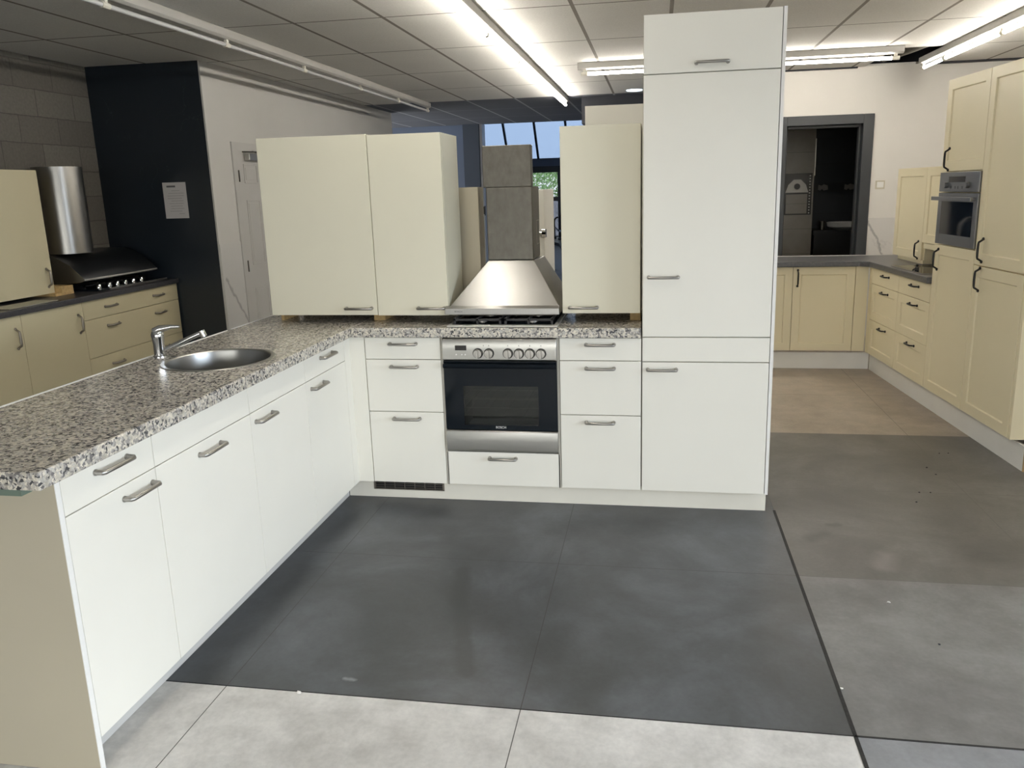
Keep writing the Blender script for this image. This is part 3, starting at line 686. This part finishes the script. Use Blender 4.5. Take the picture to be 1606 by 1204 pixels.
v = obj('vent_grille', vg, 'bronze', t); obj('vent_back', BM((vx0, vx1, .007, .012, vz0, vz1)), 'black', v)
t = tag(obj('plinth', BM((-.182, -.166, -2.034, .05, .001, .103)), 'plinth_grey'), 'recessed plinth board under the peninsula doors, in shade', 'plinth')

# --- peninsula (fronts on X = XL, facing +X)
XL = -.081
G2 = 'white cabinets along the peninsula'
ys = (-2.035, -1.643, -1.043, -.539, -.073)
ZG = .777
def pen(y0, y1, label, dh, hx):
    w_ = y1-y0
    t = cabinet('base_cabinet', label, 'base cabinet', (XL, y0, 0), PI/2, w_, .56, Z0, Z1,
        [('drawer_front', 0, w_, ZG, Z1, 'flat', dh), ('door', 0, w_, Z0, ZG, 'flat', ('bar', hx-y0, .735, False))], group=G2, g=.0014)
    if not dh:      # open top inside for the sink bowl
        c = [o for o in t.children if o.name.startswith('carcass')][0]
        for v in c.data.vertices:
            if v.co.z > .8: v.co.z = .742
    return t
pen(ys[0], ys[1], 'white peninsula cabinet nearest the camera, drawer over door', ('bar', -1.834-ys[0], .855, False), -1.734)
pen(ys[1], ys[2], 'wide white peninsula cabinet in front of the round sink', None, -1.335)
pen(ys[2], ys[3], 'white peninsula cabinet right of the sink unit with plain top panel', None, -.938)
pen(ys[3], ys[4], 'white peninsula cabinet nearest the inner corner, drawer over door', ('bar', -.298-ys[3], .853, False), -.420)
t = thing('corner_post', 'narrow white corner filler where peninsula meets the oven run', 'corner filler', (XL, 0, 0))
obj('filler', BM((.0, -XL-.002, 0, .018, Z0, Z1)), 'white', t, bevel=.001); obj('filler', BM((-.018, 0, -.0715, .018, Z0, Z1)), 'white', t, bevel=.001)
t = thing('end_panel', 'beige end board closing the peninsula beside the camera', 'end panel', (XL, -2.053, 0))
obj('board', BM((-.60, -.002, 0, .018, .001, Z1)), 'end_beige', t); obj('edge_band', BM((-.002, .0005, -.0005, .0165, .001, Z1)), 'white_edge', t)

# --- granite worktops
WZ0, WZ1 = .8855, .935
def worktop(name, label, pts, cut=None):
    bm = bmesh.new(); prism(bm, pts, WZ0, WZ1)
    o = obj(name, bm, 'granite', bevel=.005); tag(o, label, 'worktop')
    if cut: bool_cut(o, cut)
    return o
SX, SY, SR = -.340, -.785, .216
cut = bmesh.new(); lathe(cut, [(0, -.2), (SR-.004, -.2), (SR-.004, .2), (0, .2)], 64, (SX, SY, .93))
t = worktop('granite_worktop', 'speckled granite worktop of the peninsula, holding the round sink', [(-.688, -2.122), (-.062, -2.122), (-.062, -.018), (-.062, .60), (-.688, .60)], cut)
bm = BM((-.694, -.688, -2.12, -.62, .89, .9375), (-.694, -.688, -.585, -.10, .89, .938), (-.694, -.688, -.06, .60, .89, .937))
obj('white_edging', bm, 'white_edge', t)
obj('moisture_board', BM((-.66, -.125, -2.115, -2.056, .868, .8852)), 'batten', t)
worktop('granite_worktop', 'speckled granite worktop over the oven run, under the gas hob', [(-.0615, -.020), (1.397, -.020), (1.397, .60), (-.0615, .60)])
# round sink
t = thing('round_sink', 'round stainless steel sink bowl set into the peninsula worktop', 'sink', (SX, SY, WZ1))
bm = bmesh.new(); lathe(bm, [(SR+.012, .0005), (SR+.010, .003), (SR-.006, .0035), (SR-.010, -.001)], 64); obj('rim', bm, 'steel_h', t, smooth=True)
bm = bmesh.new(); lathe(bm, [(SR-.008, .001), (SR-.012, -.02), (SR-.020, -.13), (SR-.045, -.155), (.06, -.165), (0, -.167)], 64); obj('bowl', bm, 'bowl', t, smooth=True)
bm = bmesh.new(); lathe(bm, [(0, -.160), (.035, -.160), (.040, -.163), (.040, -.170)], 32); obj('drain', bm, 'chrome', t, smooth=True)
bm = bmesh.new()
for k in range(3):
    a = PI+.45+.09*k; r = SR-.0155
    q = BM((-.004, .004, -.0025, .0025, -.013, .013)); bmesh.ops.rotate(q, verts=q.verts[:], cent=(0, 0, 0), matrix=Matrix.Rotation(a+PI/2, 3, 'Z')); bmesh.ops.translate(q, verts=q.verts[:], vec=(r*math.cos(a), r*math.sin(a), -.045))
    me = bpy.data.meshes.new('t'); q.to_mesh(me); q.free(); bm.from_mesh(me); bpy.data.meshes.remove(me)
obj('overflow_slot', bm, 'black', t)
# mixer tap
t = thing('mixer_tap', 'chrome single lever mixer tap beside the round sink', 'tap', (-.637, -.745, WZ1))
bm = bmesh.new(); lathe(bm, [(0, 0), (.030, 0), (.029, .006), (.023, .010), (.0225, .06), (.025, .085), (.027, .098), (.022, .112), (.010, .119), (0, .120)], 32); obj('body', bm, 'chrome', t, smooth=True)
bm = bmesh.new(); tube(bm, [(.005, 0, .022), (.06, .012, .045), (.13, .03, .078), (.178, .043, .098), (.19, .046, .098)], [.013, .0125, .0115, .011, .011], 16)
tube(bm, [(.178, .043, .108), (.188, .046, .082)], [.0145, .0135], 16); obj('spout', bm, 'chrome', t, smooth=True)
bm = bmesh.new(); tube(bm, [(-.012, -.003, .112), (.012, .003, .122), (.06, .016, .130), (.092, .024, .129)], [.016, .017, .009, .006], 14); obj('lever', bm, 'chrome', t, smooth=True)

# --- gas hob
t = thing('gas_hob', 'four burner gas hob with black cast grates and steel edge', 'hob', (.437, -.002, WZ1))
obj('hob_plate', BM((0, .557, 0, .50, .0005, .009)), 'steel_lip', t, bevel=.003)
obj('black_surface', BM((.020, .537, .035, .48, .009, .0098)), 'black_glass', t)
for gx in (.025, .285):
    gb = bmesh.new(); a, b_, c_, d_ = gx, gx+.245, .045, .47; zt = .0375
    for q in ((a, b_, c_, c_+.010, zt-.012, zt-.002), (a, b_, d_-.01, d_, zt-.010, zt), (a, a+.010, c_, d_, zt-.010, zt), (b_-.010, b_, c_, d_, zt-.010, zt), ((a+b_)/2-.005, (a+b_)/2+.005, c_, d_, zt-.01, zt), (a, b_, .252, .262, zt-.01, zt)): bx(gb, *q)
    for px in (a, (a+b_)/2-.006, b_-.012):
        for py in (c_, d_-.012): bx(gb, px, px+.012, py, py+.012, .0085, zt+.002)
    obj('grate', gb, 'cast', t, bevel=.001)
for px, py, r in ((.15, .15, .036), (.15, .36, .045), (.41, .15, .036), (.41, .36, .036)):
    bm = bmesh.new(); lathe(bm, [(r, .0085), (r, .013), (r*.8, .014), (r*.8, .018), (0, .019)], 28, (px, py, 0)); obj('burner', bm, 'nickel', t, smooth=True)
# --- pyramid hood standing on the hob, with its duct covers
HX0_, HX1_, HYF, HYB, HZ = .404, .992, .120, .615, .9745
t = thing('cooker_hood', 'pyramid shaped steel extractor hood standing on the gas hob', 'cooker hood', (.4, .12, HZ))
A = [(.4225, .1195), (HX1_, .1195), (HX1_, HYB), (.4225, HYB)]; B = [(.588, .352), (.832, .352), (.855, .60), (.580, .60)]
bm = bmesh.new()
r0 = [bm.verts.new((x-.4, y-.12, .009)) for x, y in A]; r1 = [bm.verts.new((x-.4, y-.12, .042)) for x, y in A]; r2 = [bm.verts.new((x-.4, y-.12, 1.232-HZ)) for x, y in B]
bm.faces.new(r2)
for P_, Q_ in ((r0, r1), (r1, r2)):
    for i in range(4): bm.faces.new((P_[i], P_[(i+1) % 4], Q_[(i+1) % 4], Q_[i]))
obj('canopy', bm, 'steel_v', t, bevel=.002)
bm = bmesh.new(); prism(bm, [(-.026, .009), (-.001, .009), (-.001, .052), (-.026, .040)], .006, .592, 'x'); obj('front_lip', bm, 'steel_v', t, bevel=.0015)
obj('filter', BM((.03, .575, .012, .48, 0, .009)), 'steel_dark', t)
text_part('lettering', 'BOSCH', .0125, 'ink', t, (.077, -.0268, .0250))
bm = BM((.186, .430, .235, .478, 1.2335-HZ, 1.611-HZ)); lc = obj('lower_duct_cover', bm, 'steel_dark', t, bevel=.005)
bm = bmesh.new()
for q in ((.4302, .4315, .36, .455, .33, .335), (.4302, .4315, .36, .455, .455, .46), (.4302, .4315, .36, .365, .33, .46), (.4302, .4315, .45, .455, .33, .46)): bx(bm, *q)
obj('vent_slot', bm, 'bronze', lc)
obj('upper_duct_cover', BM((.174, .428, .232, .295, 1.6105-HZ, 1.820-HZ)), 'steel_dark', t, bevel=.003)

# --- wall units standing on the worktop
G3 = 'ivory wall units standing on the granite worktop'
cabinet('wall_unit', 'wide ivory wall unit at the corner of the worktop, door handle low right', 'wall unit', (-.550, .12, 0), 0, .590, .325, .978, 1.885,
    [('door', 0, .590, .977, 1.887, 'flat', ('bar', .490, 1.015, False))], 'ivory', 'carcass', G3, sides='ivory')
cabinet('wall_unit', 'narrow ivory wall unit directly left of the pyramid hood', 'wall unit', (.040, .12, 0), 0, .380, .325, .976, 1.880,
    [('door', 0, .380, .975, 1.882, 'flat', ('bar', .290, 1.015, False))], 'ivory', 'carcass', G3, sides='ivory')
cabinet('wall_unit', 'ivory wall unit between the hood and the tall cabinet', 'wall unit', (1.004, .125, 0), 0, .388, .325, .984, 1.884,
    [('door', 0, .388, .983, 1.886, 'flat', ('bar', .107, 1.015, False))], 'ivory', 'carcass', G3, sides='ivory')
for x0, x1, zt, lb in ((-.592, -.531, .9775, 'pine block under the outer corner of the wide ivory wall unit'), (-.018, .043, .9755, 'pine block under the seam of the two left wall units'), (1.338, 1.391, .983, 'pine block under the right wall unit beside the tall cabinet')):
    o = obj('wooden_block', BM((x0 if x0 > -.55 else x0+.045, x1, .21 if x0 > 0 else .215, .40, WZ1+.0006, zt)), 'wood', bevel=.001); tag(o, lb, 'block', 'pine blocks under the wall units')

for x0, x1, lb in ((-.60, .375, 'unseen brown board added behind the two left wall units to block reflections'), (1.02, 1.39, 'unseen brown board added behind the right wall unit to block reflections')):
    tag(obj('back_board', BM((x0, x1, .602, .618, 0.001, 1.27)), 'blocker_board'), lb, 'board')  # hidden boards, added to keep blue reflections off the granite
# --- units of the display standing back to back behind
cabinet('wall_unit', 'narrow beige unit seen between the left wall units and the hood', 'cabinet', (.12, .475, 0), 0, .40, .12, .937, 1.615,
    [('back_board', 0, .40, .937, 1.617, 'flat', None)], 'end_beige', 'end_beige')
cabinet('tall_cabinet', 'white cabinet rising just behind the right wall unit', 'tall cabinet', (1.051, 1.0, 0), 0, .60, .35, 0.0, 2.055,
    [('back_board', 0, .60, .001, 2.057, 'flat', None)], 'white', 'white')
t = thing('tall_cabinet', 'narrow white tall cabinet with steel catch seen right of the hood duct', 'tall cabinet', (.30, 2.0, 0))
obj('carcass', BM((0, .362, 0, .55, 0, 1.593)), 'white', t, bevel=.004); obj('catch', BM((.30, .372, -.02, .004, 1.27, 1.292), (.34, .372, -.02, .03, 1.25, 1.31)), 'chrome', t, bevel=.003)

# ------------------------------------------------------------------ taps on the black sill, far away
def arch_tap(x, y, h, r, label, mat='iron'):
    bm = bmesh.new(); pts = [(0, 0, 0), (0, 0, h*.7)]
    for k in range(1, 10): a = PI*k/9; pts.append((r-r*math.cos(a), 0, h*.7+r*math.sin(a)*.9))
    pts.append((2*r, 0, h*.45)); tube(bm, pts, .018, 10)
    lathe(bm, [(0, 0), (.04, 0), (.04, .03), (.02, .05), (0, .05)], 16)
    t = thing('kitchen_tap', label, 'tap', (x, y, .561), 0, 'dark display taps on the black sill')
    obj('spout', bm, mat, t, smooth=True)
    bm = bmesh.new(); tube(bm, [(0, 0, h*.25), (-.10, 0, h*.42)], .014, 8); obj('lever', bm, 'chrome', t, smooth=True)
arch_tap(-.50, 12.6, .62, .11, 'tallest arched dark tap on the sill before the far window')
arch_tap(-.36, 12.2, .50, .09, 'arched dark tap standing right of the tallest on the far sill')
arch_tap(-.66, 13.0, .52, .09, 'arched dark tap standing left of the tallest on the far sill')
# outside
bm = bmesh.new(); bx(bm, -40, 40, 14.25, 60, -.1, -.02); bx(bm, -40, 40, -60, -7.31, -.1, -.02); bx(bm, 5.61, 40, -7.31, 14.25, -.1, -.02); bx(bm, -40, -5.4, -7.31, 14.25, -.1, -.02); struct('ground', bm, 'paving')
bm = BM((-6, 6, 17.0, 17.25, -.02, 1.36))
tag(obj('garden_wall', bm, 'garden_brick'), 'pale brick garden wall outside the far window', 'wall')
def tree(x, y, zc, rx, rz_, label):
    t = thing('garden_tree', label, 'tree', (x, y, -.02))
    bm = bmesh.new(); tube(bm, [(0, 0, 0), (.05, 0, zc*.6), (0, 0, zc)], [.12, .09, .05], 10); obj('trunk', bm, 'bark', t, smooth=True)
    bm = bmesh.new()
    for i in range(7000):
        u = random.gauss(0, 1), random.gauss(0, 1), random.gauss(0, 1); l = math.sqrt(sum(a*a for a in u)); rr = random.uniform(.55, 1)
        c = Vector((u[0]/l*rx*rr, u[1]/l*rx*rr, zc+u[2]/l*rz_*rr)); s = random.uniform(.03, .065)
        a = Vector((random.uniform(-1, 1), random.uniform(-1, 1), random.uniform(-1, 1))).normalized(); b = a.orthogonal().normalized()
        bm.faces.new([bm.verts.new(c+s*a), bm.verts.new(c+s*.5*b), bm.verts.new(c-s*a), bm.verts.new(c-s*.5*b)])
    obj('foliage', bm, 'leaf', t)
tree(-1.6, 19.5, 1.55, 2.0, .85, 'leafy green tree outside the upper pane of the far window')

# ------------------------------------------------------------------ left kitchen along the block wall (fronts on X = -2.6)
LX = -2.6
LZ0, LZ1, LW = .165, .894, .935
LG = 'dull cream cabinets along the block wall'
cabinet('drawer_cabinet', 'wide cream drawer cabinet with paired handles beside the black wall', 'drawer cabinet', (LX, 1.268, 0), PI/2, 1.165, .58, LZ0, LZ1,
    [('drawer_front', 0, 1.165, .755, LZ1, 'flat', None), ('drawer_front', 0, 1.165, .473, .755, 'flat', None), ('drawer_front', 0, 1.165, LZ0, .473, 'flat', None)], 'cream_flat', 'carcass_cream', LG)
dc = [o for o in bpy.data.objects if o.get('label', '').startswith('wide cream drawer')][0]
for ch, z in zip([c for c in dc.children if c.name.startswith('drawer_front')], (.829, .686, .395)):
    for hx in (.301, .889): bow_handle(ch, hx, z, L=.13, mat='bronze', vertical=False, thick=.0068)
cabinet('base_cabinet', 'cream base cabinet with upright handle left of the wide drawers', 'base cabinet', (LX, .70, 0), PI/2, .568, .58, LZ0, LZ1,
    [('door', 0, .568, LZ0, LZ1, 'flat', ('flatbow', .513, .745, True))], 'cream_flat', 'carcass_cream', LG)
cabinet('base_cabinet', 'cream base cabinet at the left edge behind the peninsula', 'base cabinet', (LX, .10, 0), PI/2, .60, .58, LZ0, LZ1,
    [('door', 0, .60, LZ0, LZ1, 'flat', ('flatbow', .54, .745, True))], 'cream_flat', 'carcass_cream', LG)
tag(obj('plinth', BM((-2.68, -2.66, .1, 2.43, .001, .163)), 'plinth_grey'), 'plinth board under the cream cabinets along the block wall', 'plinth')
bm = BM((-3.19, LX+.03, -.4, 2.43, .8955, LW)); tag(obj('worktop', bm, 'dark_top2', bevel=.004), 'charcoal worktop along the concrete block wall', 'worktop')
cabinet('wall_unit', 'large cream wall unit standing on the charcoal worktop at far left', 'wall unit', (-2.85, .73, 0), PI/2, .60, .33, .957, 1.822,
    [('door', 0, .60, .955, 1.824, 'flat', ('flatbow', .545, 1.07, True))], 'cream_flat', 'carcass_cream')
for y0, lb in ((.78, 'low pine block under the hidden end of the cream wall unit'),):
    o = obj('wooden_block', BM((-3.12, -2.88, y0, y0+.06, LW+.0005, .9565)), 'wood'); tag(o, lb, 'block')
o = obj('wooden_block', BM((-3.05, -2.80, 1.27, 1.455, LW+.0005, .9565), (-3.05, -2.80, 1.335, 1.455, .9565, 1.0)), 'wood'); tag(o, 'pine block beside the cream wall unit, left of the black hob', 'block')
o = obj('steel_tray', BM((-2.78, -2.60, .62, 1.05, LW+.0005, LW+.006)), 'steel_h', bevel=.002); tag(o, 'flat steel strip lying on the charcoal worktop below the wall unit', 'tray')
# black hob with knobs
t = thing('gas_hob', 'wide black hob with a row of steel knobs under the left hood', 'hob', (-3.15, 1.56, LW+.0005))
obj('hob_plate', BM((0, .48, 0, .84, 0, .010)), 'black_glass', t, bevel=.003); obj('steel_trim', BM((.48, .49, .12, .84, 0, .012)), 'steel_h', t)
for i, yy in enumerate((.14, .26, .355, .455, .555, .66)):
    bm = bmesh.new(); lathe(bm, [(0, 0), (.021, 0), (.020, .022), (.016, .028), (0, .029)], 20); k = obj('knob', bm, 'chrome', t, smooth=True); k.location = (.37, yy, .010)
bm = bmesh.new()
for q in ((.02, .32, .05, .06, .010, .035), (.02, .32, .78, .79, .010, .035), (.02, .03, .05, .79, .025, .035), (.31, .32, .05, .79, .025, .035), (.16, .17, .05, .79, .025, .035), (.02, .32, .30, .31, .01, .035), (.02, .32, .54, .55, .01, .035)): bx(bm, *q)
obj('grate', bm, 'cast', t)
# curved hood
t = thing('cooker_hood', 'curved dark steel hood with round steel duct on the left worktop', 'cooker hood', (-3.19, 1.459, .98))
prof = [(0, 0), (.0, .235), (.20, .235), (.30, .205), (.38, .160), (.44, .105), (.488, .058), (.490, .045), (.44, .03)]
bm = bmesh.new(); prism(bm, prof, 0, .879, 'y'); hd = obj('visor', bm, 'steel_h', t, smooth=True)
hd.data.materials.clear(); hd.data.materials.append(M['steel_grey'])
obj('front_lip', BM((.484, .4945, .002, .877, .043, .056)), 'steel_lip', t, bevel=.002)
bm = BM((.05, .36, .30, .31, -.009, .0), (.05, .36, .80, .81, -.009, .0)); obj('support', bm, 'steel_dark', t)
bm = bmesh.new(); lathe(bm, [(0, .236), (.165, .236), (.165, .875), (0, .875)], 48, (.195, .245, 0), sx=1.05, sy=1.0); obj('round_duct', bm, 'steel_v', t, smooth=True)
# paper on the black wall
t = thing('paper_notice', 'white printed notice sheet taped to the black wall', 'notice', (-2.523, 2.449, 1.586))
obj('sheet', BM((-.106, .106, -.001, 0, -.148, .148)), 'paper', t)
obj('heading', BM((-.070, .010, -.0014, -.001, .108, .122)), 'ink', t)
bm = bmesh.new()
for k, (a, b_) in enumerate(((-.03, .045), (-.06, .08), (-.07, .08), (-.07, .06), (-.04, .07), (-.06, .07), (-.05, .06), (-.05, .07), (-.06, .05), (.02, .07))): bx(bm, a, b_, -.0014, -.001, .078-.021*k, .082-.021*k)
obj('text_lines', bm, 'ink_light', t)

# ------------------------------------------------------------------ cream kitchen at the right
RO = Vector((3.281, 3.256)); RD = Vector((.0739, -.9973)); RN = Vector((-.9973, -.0739)); RT = math.atan2(RD.y, RD.x)
def RP(d, n): p = RO+d*RD+n*RN; return (p.x, p.y, 0)
RZ0, RZ1 = .165, .889
GB = 'cream cabinets of the right-hand kitchen'
BY = 3.235
cabinet('base_cabinet', 'cream panelled base cabinet nearest the corner below the doorway', 'base cabinet', (2.617, BY, 0), 0, .505, .46, RZ0, RZ1,
    [('door', 0, .505, RZ0, RZ1, 'shaker', ('bow', .038, .795, True))], 'cream', 'carcass_cream', GB)
cabinet('base_cabinet', 'cream panelled base cabinet half hidden by the tall white cabinet', 'base cabinet', (2.112, BY, 0), 0, .505, .46, RZ0, RZ1,
    [('door', 0, .505, RZ0, RZ1, 'shaker', ('bow', .038, .795, True))], 'cream', 'carcass_cream', GB)
tag(obj('corner_post', BM((3.124, 3.225, BY, BY+.018, RZ0, RZ1)), 'cream', bevel=.001), 'plain cream corner filler beside the cream drawer cabinets', 'corner filler')
x0_, y0_, _ = RP(.0, .055)
def rcab(d0, d1, name, label, cat, fronts, z1, sides=None, z0=RZ0, n=.055, depth=.56, g=GB):
    return cabinet(name, label, cat, RP(d0, n), RT, d1-d0, depth, z0, z1, fronts, 'cream', 'carcass_cream', g, sides=sides)
def rdr(d0, d1, label, hx):
    w_ = d1-d0
    return rcab(d0, d1, 'drawer_cabinet', label, 'drawer cabinet', [('drawer_front', 0, w_, .757, RZ1, 'flat', ('bow', hx, .845, False)), ('drawer_front', 0, w_, .457, .757, 'shaker', ('bow', hx, .710, False)), ('drawer_front', 0, w_, RZ0, .457, 'shaker', ('bow', hx, .418, False))], RZ1)
rdr(.100, .688, 'cream three-drawer cabinet next to the inner corner', .32)
rdr(.688, 1.270, 'cream three-drawer cabinet touching the oven tower', .315)
bm = bmesh.new(); bx(bm, 0, .062, 0, .018, RZ0, RZ1); o = obj('corner_post', bm, 'cream'); o.location = RP(.037, .055); o.rotation_euler = (0, 0, RT); tag(o, 'narrow cream filler strip left of the first cream drawer cabinet', 'corner filler')
TW = 2.208
t = rcab(1.272, 1.856, 'oven_tower', 'cream tall cabinet holding the compact grey oven', 'tall cabinet', [('door', 0, .584, RZ0, 1.162, 'shaker', ('bow', .075, 1.065, True)), ('door', .012, .584, 1.634, TW, 'shaker', ('bow', .115, 1.71, True))], TW, 'cream')
t = rcab(1.856, 2.440, 'tall_cabinet', 'cream tall larder cabinet at the right edge of the picture', 'tall cabinet', [('door', 0, .584, RZ0, 1.075, 'shaker', ('bow', .092, .997, True)), ('door', 0, .584, 1.079, TW, 'shaker', ('bow', .10, 1.17, True))], TW, 'cream')
obj('end_panel', BM((.5845, .612, 0.003, .56, RZ0, TW)), 'cream', t, bevel=.001)
# plinths
tag(obj('plinth', BM((1.9, 3.278, 3.27, 3.286, .001, .145)), 'plinth_pale'), 'pale plinth board under the cream cabinets facing the camera', 'plinth')
t = thing('plinth', 'long pale plinth board running under the cream tall cabinets', 'plinth', RP(0, 0), RT)
obj('board', BM((0.002, 2.525, 0, .016, .001, .145)), 'plinth_pale', t); obj('raw_end', BM((2.5255, 2.533, 0, .016, .001, .145)), 'chip', t)
obj('return_board', BM((2.517, 2.533, .0165, .40, .001, .145)), 'plinth_pale', t)
# slate worktop, L-shaped
c1 = RP(0.085, .085); k = (BY-.03 - c1[1])/RD.y; cx_ = c1[0]+k*RD.x
e1 = RP(1.270, .085); e2 = RP(1.270, -.50); b1 = RP(-.45, -.50)
pts = [(1.95, BY-.03), (cx_-.06, BY-.03), (cx_+.004, BY-.09), (e1[0], e1[1]), (e2[0], e2[1]), (b1[0], 3.74), (1.95, 3.74)]
bm = bmesh.new(); prism(bm, pts, .891, .936); wt = obj('worktop', bm, 'dark_top', bevel=.006); tag(wt, 'slate grey corner worktop of the cream kitchen', 'worktop')
obj('edge_strip', BM((1.95, b1[0], 3.741, 3.747, .891, .94)), 'white_edge', wt)
o = thing('ceramic_hob', 'black glass hob lying on the slate worktop before the oven tower', 'hob', RP(.50, .045), RT)
obj('glass_plate', BM((0, .58, 0, .48, .9365, .9415)), 'black_glass', o, bevel=.001); obj('steel_rim', BM((-.006, .586, -.006, 0, .9365, .9425), (.58, .586, 0, .48, .9365, .9425)), 'steel_h', o)
bm = bmesh.new(); lathe(bm, [(0, 0), (.016, 0), (.014, .016), (.006, .022), (.010, .038), (0, .042)], 16); k_ = obj('pan_knob', bm, 'iron', smooth=True); k_.location = Vector(RP(.84, -.01))+Vector((0, 0, .942)); tag(k_, 'small black knob standing on the black glass hob', 'knob')
# wall unit standing at the back of the worktop
t = rcab(-.200, .402, 'wall_unit', 'cream panelled wall unit standing on the slate worktop', 'wall unit', [('door', 0, .602, .966, 1.679, 'shaker', ('bow', .545, 1.045, True))], 1.677, 'cream', .967, -.20, .32, 'cream wall units on the slate worktop')
t = rcab(.402, 1.0, 'wall_unit', 'shorter cream wall unit half hidden behind the oven tower', 'wall unit', [('door', 0, .598, 1.105, 1.679, 'shaker', None)], 1.677, 'cream', 1.106, -.20, .32, 'cream wall units on the slate worktop')
obj('side_panel', BM((.575, .597, .02, .32, .937, 1.106), (0, .02, .02, .32, .967, 1.106)), 'cream', t)
o = thing('slide_out_hood', 'slim cream hood under the shorter cream wall unit', 'cooker hood', RP(.425, -.205), RT)
obj('front_rail', BM((0, .545, 0, .02, 1.062, 1.103)), 'cream', o, bevel=.002); obj('body', BM((0.01, .535, .02, .28, 1.068, 1.1045)), 'carcass_cream', o)
o = obj('support_board', BM((.07, .595, .02, .30, .9368, .9662)), 'cream', bevel=.001); o.location = RP(-.2, -.20); o.rotation_euler = (0, 0, RT); tag(o, 'cream board under the wall unit on the slate worktop', 'board')
# compact grey oven in the tower
o = thing('compact_oven', 'compact grey steel oven in the cream tower with bar handle', 'oven', Vector(RP(1.272, .062)), RT)
a0, a1 = .026, .582
obj('control_panel', BM((a0, a1, -.004, .02, 1.506, 1.628)), 'steel_grey', o, bevel=.002)
cpn = [c for c in o.children][0]
obj('display', BM((.165, .395, -.0055, -.004, 1.566, 1.60)), 'screen', cpn)
for kx in (.14, .44):
    bm = bmesh.new(); lathe(bm, [(0, 0), (.019, 0), (.018, .018), (0, .019)], 24); bmesh.ops.rotate(bm, verts=bm.verts[:], cent=(0, 0, 0), matrix=Matrix.Rotation(PI/2, 3, 'X')); q = obj('knob', bm, 'steel_grey', cpn, smooth=True); q.location = (kx, -.004, 1.548)
for kx in (.20, .26, .30, .36): obj('button', BM((kx-.006, kx+.006, -.0055, -.004, 1.525, 1.541)), 'ink', cpn)
ft = .055
dr = obj('oven_door', BM((a0, a0+ft, -.004, .02, 1.170, 1.498), (a1-ft, a1, -.004, .02, 1.170, 1.498), (a0+ft, a1-ft, -.004, .02, 1.445, 1.498), (a0+ft, a1-ft, -.004, .02, 1.170, 1.236)), 'steel_grey', o, bevel=.001)
obj('window', BM((a0+ft, a1-ft, -.0045, .01, 1.236, 1.445)), 'black_glass', dr)
bm = bmesh.new(); bx(bm, a0-.005, a1+.002, -.050, -.036, 1.452, 1.476); bx(bm, a0+.03, a0+.05, -.036, -.004, 1.456, 1.472); bx(bm, a1-.05, a1-.03, -.036, -.004, 1.456, 1.472); obj('handle', bm, 'steel_grey', dr, bevel=.002)
# goose-neck tap on the same worktop, seen as a reflection in the compact oven
t = thing('kitchen_tap', 'tall goose-neck tap on the slate worktop, mirrored in the compact oven', 'tap', (2.16, 3.52, .9365))
bm = bmesh.new(); pts = [(0, 0, 0), (0, 0, .22)]
for k in range(1, 11): a = PI*k/10; pts.append((.09-.09*math.cos(a), 0, .22+.09*math.sin(a)))
pts.append((.18, 0, .17)); tube(bm, pts, .014, 12); lathe(bm, [(0, 0), (.027, 0), (.025, .05), (0, .05)], 20); obj('spout', bm, 'chrome', t, smooth=True)
bm = bmesh.new(); tube(bm, [(0, -.02, .03), (0, -.08, .07)], .008, 8); obj('lever', bm, 'chrome', t, smooth=True)

# crumbs on the floor
def crumb(x, y, r, mat, label, group=None):
    bm = bmesh.new(); bmesh.ops.create_icosphere(bm, subdivisions=1, radius=r)
    for v in bm.verts: v.co *= random.uniform(.6, 1.3); v.co.z *= .5
    o = obj('crumb', bm, mat); o.location = (x, y, r*.45); tag(o, label, 'crumb', group)
crumb(.319, -1.628, .008, 'plaster', 'tiny grey crumb lying on the joint between dark and pale tiles')
for x, y in ((3.132, 1.014), (3.184, 1.023), (2.984, .757), (2.996, .647), (2.827, .369), (2.883, .371), (2.773, .233)):
    crumb(x, y, .005, 'darkvoid', 'small dark crumb scattered on the taupe tiles before the cream cabinets', 'dark crumbs on the taupe tiles')
crumb(2.456, -1.091, .005, 'darkvoid', 'single dark crumb on the grey tile right of the open joint')
crumb(2.365, -.812, .007, 'white_edge', 'white plaster chip on the grey tile right of the open joint')
crumb(2.067, -1.392, .006, 'white_edge', 'white plaster chip caught in the black open joint')
